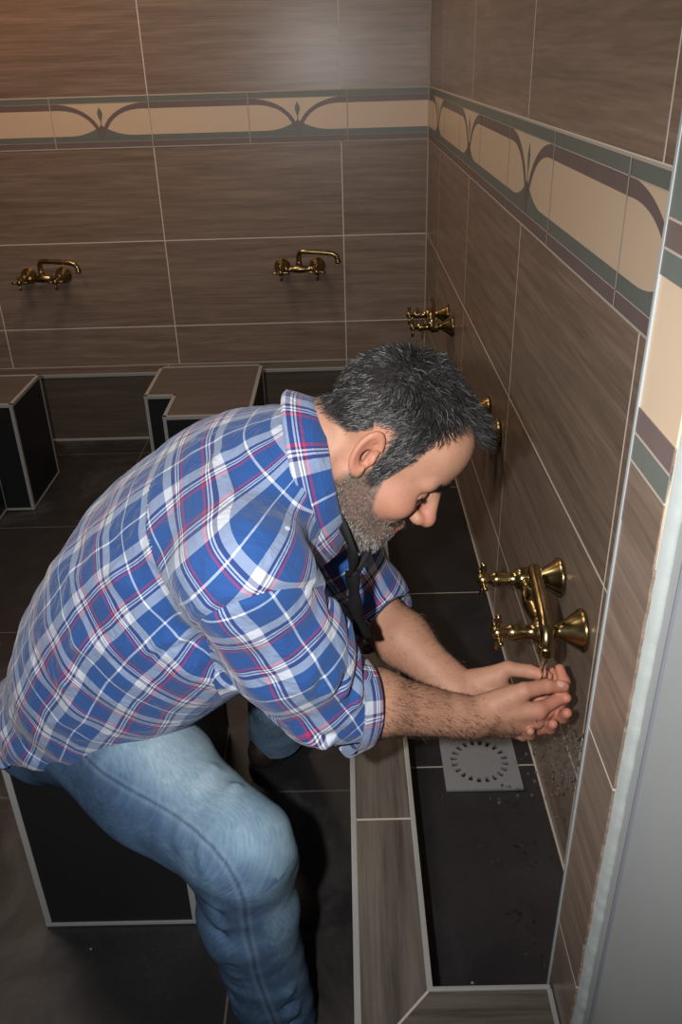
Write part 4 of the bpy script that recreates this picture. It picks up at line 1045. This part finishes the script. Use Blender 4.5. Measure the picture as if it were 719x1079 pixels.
# shirt collar: a folded leaf around the neck, open at the throat
def build_collar():
    up = unit(V(-.26, 0, .965)); lat = np.cross(up, NECKA); lat = lat * np.sign(-lat[1]); n = 64; rows = []
    rad = [((.000, .074), 0), ((.010, .080), .006), ((.010, .088), .014), ((-.006, .101), .03), ((-.024, .113), .048), ((-.032, .117), .056), ((-.036, .115), .060)]
    for i in range(n + 1):
        th = math.radians(-152 + 304 * i / n); c, s = math.cos(th), math.sin(th); a = abs(th); tip = sstep(1.7, 2.6, np.array(a)); wide = 1 + .35 * float(tip)
        outer = []
        for (h, r), v in rad:
            hh = h * wide if h < 0 else h; r2 = r + (.0 if h > 0 else .004 * math.sin(3 * th)) ; ell_ = 1. + .08 * max(0, -c)
            p = NECKC + NECKA * (hh + .012 + .010 * c) + up * c * r2 * ell_ + lat * s * r2 * .90
            outer.append((p, th * .085, v * wide))
        rows.append(outer)
    Vt, UV = [], []; m = len(rad)
    for side in (0, 1):
        for row in rows:
            for (p, u, v) in row: Vt.append(p - (p - NECKC) / np.linalg.norm(p - NECKC) * .0035 * side); UV.append((u, v))
    Vt = np.array(Vt); UV = np.array(UV); F = []; N = (n + 1) * m
    for i in range(n):
        for j in range(m - 1):
            q = [i * m + j, (i + 1) * m + j, (i + 1) * m + j + 1, i * m + j + 1]; F.append(q); F.append([N + k for k in q[::-1]])
        for j in (0, m - 1): q = [i * m + j, (i + 1) * m + j, N + (i + 1) * m + j, N + i * m + j]; F.append(q if j else q[::-1])
    for i in (0, n):
        for j in range(m - 1): q = [i * m + j, i * m + j + 1, N + i * m + j + 1, N + i * m + j]; F.append(q if i else q[::-1])
    F = np.array(F); uv = UV[F] + [.019, .002]
    o = np_mesh('collar', Vt, F, M['plaid'], shirt, None, uv.reshape(-1, 2)); return o
build_collar()
# rolled cuffs
def build_cuff(s):
    P = SP[s][4]; ax = unit(FO[s] * .9 + V(0, 0, .25 if s == 'R' else .1)); r = SR[s][4] + .0035; a = unit(np.cross(ax, V(0, 1, .3))); b = np.cross(ax, a); n = 48; prof = [(-.030, r + .012), (-.018, r + .0085), (-.004, r + .0045), (.000, r + .002), (-.003, r - .001), (-.018, r + .003), (-.030, r + .008)]
    Vt, UV = [], []
    for h, rr in prof:
        for i in range(n + 1):
            t = 2 * PI * i / n; q = rr * (1 + .03 * math.sin(3 * t + 1)); Vt.append(P + ax * h + (a * math.cos(t) + b * math.sin(t)) * q); UV.append((t * r, h + .015))
    F = np.array([[j * (n + 1) + i, j * (n + 1) + i + 1, (j + 1) * (n + 1) + i + 1, (j + 1) * (n + 1) + i] for j in range(len(prof) - 1) for i in range(n)])
    return np_mesh('cuff', np.array(Vt), F, M['plaid'], shirt, None, np.array(UV)[F].reshape(-1, 2))
for s in 'RL': build_cuff(s)

# ------------------------------------------------------------------ jeans
CAMV = V(-.35, -3.71, 1.416)
SEAM = [HIP['R'] + V(-.02, -.07, .06), HIP['R'] * .62 + KNEE['R'] * .38 + V(.0, -.085, .055), KNEE['R'] + V(-.005, -.066, .045), KNEE['R'] * .5 + ANK['R'] * .5 + V(.0, -.070, .01), ANK['R'] + V(.01, -.062, .0)]
def build_jeans():
    h = .003
    F = Field(axis_steps((-1.03, -.385, h)), axis_steps((-3.04, -2.14, h)), axis_steps((.035, .64, h)))
    F.add(Loft(TOR[:3], (.150, .168, .155), (.098, .108, .105), V(0, -1, .05)), 0)
    for s in 'RL':
        k = KNEE[s]; mid = HIP[s] * .5 + k * .5; sh = k * .45 + ANK[s] * .55
        G = [cap(HIP[s], mid, .098, .090), cap(mid, k, .090, .066), cap(k, k * .62 + ANK[s] * .38 + V(-.010, 0, 0), .066, .066), cap(k * .62 + ANK[s] * .38 + V(-.010, 0, 0), ANK[s] + V(0, 0, -.05), .066, .0620)]
        for g in G: F.add(g, .03)
    kR, aR, hR = KNEE['R'], ANK['R'], HIP['R']; sx = unit(aR - kR)
    bk = V(-.068, -.030, 0)                                         # hollow of the knee
    for t, w, hh in ((.06, .010, .007), (.12, .008, -.007), (.19, .011, .011), (.26, .008, -.007), (.33, .011, .010), (.41, .009, -.006), (.50, .012, .007), (.60, .010, -.004)):
        c = kR + (aR - kR) * t; F.ridge(c + V(-.070, .03, .01), c + V(-.030, -.064, -.012), w, hh)
    for t, w, hh in ((.70, .011, .007), (.80, .009, -.006), (.86, .010, .008), (.93, .008, -.006)):
        c = kR + (aR - kR) * t; F.ridge(c + V(-.05, -.045, .02), c + V(.045, -.05, -.01), w, hh)
    for p, q, w, hh in ((kR + V(.055, -.02, .02), kR + V(.066, .02, -.055), .016, .010), (kR + V(.062, .01, -.04), kR + V(.060, .03, -.085), .014, .012), (kR + V(.04, .04, -.03), kR + V(.055, .05, -.09), .010, -.008)): F.ridge(p, q, w, hh)
    th = kR - hR
    for t, w, hh in ((.08, .011, .008), (.16, .009, -.006), (.25, .012, .009), (.35, .010, -.005), (.46, .014, .006), (.80, .012, .005), (.92, .010, .006)):
        c = hR + th * t; F.ridge(c + V(.03, .05, .085), c + V(-.02, -.08, .03), w, hh)
    F.ridge(hR + V(-.03, -.088, .01), hR + th * .75 + V(-.03, -.07, -.045), .016, .006)
    lk, la = KNEE['L'], ANK['L']
    for t, w, hh in ((.55, .012, .007), (.66, .010, -.007), (.76, .012, .008), (.86, .010, -.006)):
        c = lk + (la - lk) * t; F.ridge(c + V(-.05, -.04, .02), c + V(.05, -.05, -.01), w, hh)
    X, Y, Z = F.grid((slice(None),) * 3); nz = np.sin(X * 47 + 2 * np.sin(Z * 31)) * np.sin(Y * 39 + Z * 43); F.D -= (.0018 * nz).astype(f4)
    inner = F.D + f4(.009); F.D = np.maximum(F.D, -inner); del inner
    for s in 'RL': F.cut(plane_cut(ANK[s] + V(0, 0, -.048), V(0, 0, -1), .14), .001)
    F.cut(plane_cut(TOR[2] + V(-.02, 0, -.02), unit(V(.69, -.1, .72)), .17), .001)
    F.cut(seat_fn(), .003)
    Vt, Fc = F.mesh(); Vt, Fc = keep_big(Vt, Fc, .01); Vt = smooth_v(Vt, Fc, 2)
    fade_light = np.zeros(len(Vt)); U = np.zeros(len(Vt)); W = np.zeros(len(Vt)); N = vnormals(Vt, Fc); bd = np.full(len(Vt), 9.)
    for s in 'RL':
        for i, (a, b, L0) in enumerate(((HIP[s], KNEE[s], 0.), (KNEE[s], ANK[s], .42))):
            d, t = seg_d(Vt, a, b); m = d < bd; bd = np.where(m, d, bd); axs = unit(b - a)
            fr = unit(V(.55, 0, .85)) if i == 0 else unit(V(1, -.05, .1)); fr = unit(fr - axs * (fr @ axs)); sd = np.cross(axs, fr); q = Vt - a - np.outer((Vt - a) @ axs, axs)
            cf = (q @ fr) / (np.linalg.norm(q, axis=1) + 1e-9); A = np.arctan2(q @ sd, q @ fr)
            f = (.2 * (s == 'L') + sstep(.0, .95, cf) * (.25 + .75 * np.exp(-((t - .55) / .42) ** 2)) + .28 * sstep(.55, 1., t)) if i == 0 else (.42 if s == 'L' else 0) + sstep(.15, .95, cf) * .58 * (1 - .55 * t) + .12 * (1 - t)  # wear fade, plus painted-in light on the shadowed left leg
            fade_light = np.where(m, f, fade_light); U = np.where(m, q @ sd + .25 * (q @ fr), U); W = np.where(m, L0 + (Vt - a) @ axs, W)
    seam = np.full(len(Vt), 9.); 
    sp = [np.array(p) for p in smooth_path([Vector(p) for p in SEAM], 6)]
    for a, b in zip(sp[:-1], sp[1:]):
        pl = np.cross(b - a, (a + b) / 2 - CAMV * 0 - (HIP['R'] * .3 + KNEE['R'] * .7)); pl = unit(pl)
        d, t = seg_d(Vt, a, b); dd = np.abs((Vt - a) @ pl); seam = np.where((d < .045) & (t > 0) & (t < 1), np.minimum(seam, dd), seam)
    col = np.stack([np.clip(.22 + .78 * fade_light, 0, 1), np.clip(1 - seam / .0020, 0, 1) * .8, np.exp(-((seam - .0050) / .0025) ** 2) * .28], 1)
    uv = np.stack([U, W], 1)[Fc]
    return to_man(np_mesh('jeans', Vt, Fc, M['denim'], man, {'wash': col}, uv.reshape(-1, 2)))
build_jeans()

# ------------------------------------------------------------------ shoes
def build_shoe(loc, rz):
    F = Field(axis_steps((-.10, .225, .003)), axis_steps((-.06, .06, .003)), axis_steps((.008, .13, .003)))
    F.add(ell((-.040, 0, .045), (.038, .034, .045)), 0); F.add(cap((-.004, 0, .05), (-.004, 0, .098), .040, .037), .02); F.add(cap((.03, 0, .058), (.13, .004, .040), .040, .034), .03)
    F.add(ell((.155, .004, .032), (.056, .045, .028)), .03); F.add(ell((.09, .004, .028), (.08, .044, .026)), .02)
    F.ridge((.03, -.03, .088), (.03, .03, .088), .006, .004); F.ridge((.115, -.04, .05), (.115, .04, .05), .005, -.003)
    F.cut(ell((-.004, 0, .135), (.032, .029, .035)), .003); F.D = np.maximum(F.D, (f4(.0165) - F.ax[2])[None, None, :])
    Vt, Fc = F.mesh(); Vt = smooth_v(Vt, Fc, 2); c, s = math.cos(rz), math.sin(rz); R = np.array([[c, -s, 0], [s, c, 0], [0, 0, 1]])
    o = to_man(np_mesh('shoe', Vt @ R.T + loc, Fc, M['leather'], man))
    bm = bmesh.new(); n = 40; out = []
    for i in range(n):
        t = 2 * PI * i / n; x = .065 + .145 * math.cos(t); wd = .046 - .008 * math.exp(-((x - .045) / .04) ** 2) - .006 * (x < 0); out.append((x, .003 + wd * math.copysign(abs(math.sin(t)) ** .72, math.sin(t))))
    lo = [bm.verts.new((*(R @ V(x, y, .001) + loc),)) for x, y in out]; hi = [bm.verts.new((*(R @ V(x, y, .018) + loc),)) for x, y in out]
    bm.faces.new(hi); bm.faces.new(lo[::-1])
    for i in range(n): bm.faces.new((lo[i], lo[(i + 1) % n], hi[(i + 1) % n], hi[i]))
    so = obj('sole', bm, M['sole'], o)
    for k, x in enumerate((.045, .062, .079)):
        bm = bmesh.new(); pts = [R @ V(x, -.022 + .011 * j, .096 - (x - .045) * .55 - .0035 * (j - 2) ** 2) + loc for j in range(5)]; tube(bm, pts, .0022, 8); obj('lace', bm, M['sole'], o)
    return o
build_shoe(V(ANK['R'][0] - .013, ANK['R'][1] + .012, 0), -1.08)
build_shoe(V(ANK['L'][0] - .005, ANK['L'][1], 0), 1.0)
for s in 'RL':
    bm = bmesh.new(); lathe(bm, ANK[s] + V(0, 0, .06), (0, 0, -1), [(0, .040), (.02, .0405), (.06, .040), (.095, .037)], 24); to_man(obj('sock', bm, M['strap'], man, True))

# ------------------------------------------------------------------ strap hanging from his neck
def ribbon(bm, pts, w, th, wd):
    pts = [Vector(p) for p in pts]; prev = None; n = len(pts)
    for i, p in enumerate(pts):
        d = (pts[min(i + 1, n - 1)] - pts[max(i - 1, 0)]).normalized(); s = Vector(wd); s = (s - d * s.dot(d)).normalized(); s = (Matrix.Rotation(.5 * math.sin(i * .35), 3, d) @ s); m = d.cross(s)
        ww = w * (1 + .18 * math.sin(i * .9)); r = [bm.verts.new(p + s * a * ww + m * b * th) for a, b in ((-1, -.6), (0, -1), (1, -.6), (1, .6), (0, 1), (-1, .6))]
        if prev: bridge(bm, prev, r)
        else: bm.faces.new(r[::-1])
        prev = r
    bm.faces.new(prev)
stp = thing('neck_strap', 'black strap hanging from the collar of the leaning man', 'strap', (-.37, -2.75, .70))
def to_strap(o): o.matrix_parent_inverse = Matrix.Translation((.37, 2.75, -.70)); return o
bm = bmesh.new(); ribbon(bm, smooth_path([(-.378, -2.765, .925), (-.356, -2.792, .880), (-.352, -2.792, .850), (-.356, -2.785, .825)], 5), .006, .002, (1, 0, 0)); to_strap(obj('neck_loop', bm, M['strap'], stp))
bm = bmesh.new(); ribbon(bm, smooth_path([(-.318, -2.735, .880), (-.333, -2.765, .852), (-.352, -2.782, .826)], 5), .006, .002, (1, 0, 0)); to_strap(obj('neck_loop', bm, M['strap'], stp))
bm = bmesh.new(); ribbon(bm, smooth_path([(-.354, -2.784, .832), (-.352, -2.782, .800), (-.350, -2.778, .765), (-.344, -2.772, .735), (-.334, -2.765, .712)], 5), .0085, .0035, (1, .1, 0)); to_strap(obj('hanging_strap', bm, M['strap'], stp))

# ------------------------------------------------------------------ water
def water_mat():
    t = NT('clear_water'); t.set(Base_Color=(1, 1, 1), Roughness=.16, IOR=1.33, Transmission_Weight=1.); return t.m
M['water'] = water_mat()
bm = bmesh.new(); wx, wy = -.081, -2.738
pts = [(wx + .0012 * math.sin(i * .9), wy + .0012 * math.cos(i * 1.1), .654 - i * .0045) for i in range(12)]
tube(bm, pts, [.0042 * (1 - .012 * i) * (1 + .10 * math.sin(i * 1.3)) for i in range(12)], 12)
ws = obj('water_stream', bm, M['water']); tag(ws, 'thin stream of water falling from the nearest tap into the hands', 'water')
def drops(name, label, spec, n, seed):
    r = random.Random(seed); bm = bmesh.new()
    for _ in range(n):
        c, rad, st = spec(r); bmesh.ops.create_icosphere(bm, subdivisions=2, radius=rad, matrix=Matrix.Translation(c) @ Matrix.Diagonal((*st, 1)))
    for f in bm.faces: f.smooth = True
    return tag(obj(name, bm, M['water']), label, 'water', None, 'stuff')
def fall(r):
    u = r.random()
    if u < .55: c = Vector((r.gauss(-.052, .018), r.gauss(-2.745, .035), r.uniform(.38, .51)))
    elif u < .85: c = Vector((r.gauss(-.035, .012), r.gauss(-2.74, .03), r.uniform(.44, .52)))
    else: c = Vector((r.gauss(-.11, .03), r.gauss(-2.78, .02), r.uniform(.40, .52)))
    c.x = min(c.x, -.008); s = r.uniform(.7, 1.); return c, r.choice((.0012, .0015, .0018, .0026, .0034)), (s, s, r.uniform(.9, 2.2))
drops('water_drops', 'clear water drops splashing off the cupped hands', fall, 110, 5)
def flat(r):
    cx, cy, sx, sy = r.choice(((-.110, -2.66, .022, .05), (-.130, -2.70, .03, .01), (-.06, -2.67, .015, .02), (-.105, -2.83, .020, .020), (-.19, -2.95, .02, .012), (-.06, -2.90, .02, .03), (-.12, -2.60, .04, .05)))
    x = min(max(r.gauss(cx, sx), XI + .012), -.012); y = min(max(r.gauss(cy, sy), YE + .012), -2.3)
    rad = r.choice((.0012, .0016, .0022, .0028, .0036)); return Vector((x, y, ZE + .0005)), rad, (r.uniform(.8, 1.4), r.uniform(.8, 1.4), .55)
drops('water_spatter', 'scattered water droplets lying on the dark trough floor', flat, 110, 9)

M['nail'] = plain('nail', srgb(196, 152, 134), .3)
# thumbnail
def nail(s, k, L, W):
    p, v, r = HAND[s][2][k]; d, n, sd, _ = HAND[s][3]
    out = unit(sd - v * (sd @ v)) if k == 4 else unit(-n - v * (-n @ v)); side = np.cross(v, out); bm = bmesh.new()
    bmesh.ops.create_icosphere(bm, subdivisions=3, radius=1.)
    for q in bm.verts: c = np.array(q.co); q.co = Vector(p + v * c[0] * L + side * c[1] * W + out * (c[2] * .0016 - .0022 * c[1] ** 2 + .0002))
    obj('fingernail', bm, M['nail'], body, True)

nail('R', 4, .0075, .0062)
# ------------------------------------------------------------------ camera and light
def make_camera():
    f, pi_, ya, ro = 898.417, .4912, -.0110, .0306
    cam = bpy.data.cameras.new('camera'); o = bpy.data.objects.new('camera', cam); COL.objects.link(o)
    cam.sensor_fit = 'VERTICAL'; cam.sensor_height = 22.3; cam.lens = f / 1079 * 22.3; cam.clip_start = .02; cam.clip_end = 60
    def ray(a, b, d):
        c, s = math.cos(ro), math.sin(ro); a, b = c * a + s * b, -s * a + c * b
        c, s = math.cos(pi_), math.sin(pi_); y, z = d * c + b * s, -d * s + b * c
        c, s = math.cos(ya), math.sin(ya); return Vector((c * a + s * y, -s * a + c * y, z))
    r, u, d = ray(1, 0, 0), ray(0, 1, 0), ray(0, 0, 1)
    m = Matrix((r, u, -d)).transposed().to_4x4(); m.translation = (-.3555, -3.7147, 1.4160)
    o.matrix_world = m; SC.camera = o; return o, d
cam, cdir = make_camera()
def light(name, typ, loc, energy, col, **kw):
    l = bpy.data.lights.new(name, typ); l.energy = energy; l.color = col
    for k, v in kw.items(): setattr(l, k, v)
    o = bpy.data.objects.new(name, l); COL.objects.link(o); o.location = loc; return o
fl = light('camera_flash', 'SPOT', cam.matrix_world @ Vector((-.125, .03, .01)), 84, (1., .99, .975), spot_size=math.radians(92), spot_blend=.85, shadow_soft_size=.016)
fl.rotation_euler = cam.rotation_euler if False else cam.matrix_world.to_euler()
l1 = light('ceiling_lamp', 'AREA', (-1.05, -.95, 2.42), 11, (1., .78, .58), shape='DISK', size=.45)
l3 = light('warm_lamp', 'AREA', (-1.62, -.45, 2.05), 3.0, (1., .42, .16), shape='DISK', size=.16)
l2 = light('ceiling_lamp', 'AREA', (-1.5, -2.1, 2.42), 11, (1., .86, .72), shape='DISK', size=.5)
w = bpy.data.worlds.new('world'); SC.world = w; w.use_nodes = True
w.node_tree.nodes['Background'].inputs[0].default_value = (.30, .33, .38, 1); w.node_tree.nodes['Background'].inputs[1].default_value = .25
vs = SC.view_settings; vs.view_transform = 'Standard'; vs.look = 'None'; vs.gamma = 1; vs.use_curve_mapping = False; vs.exposure = 0
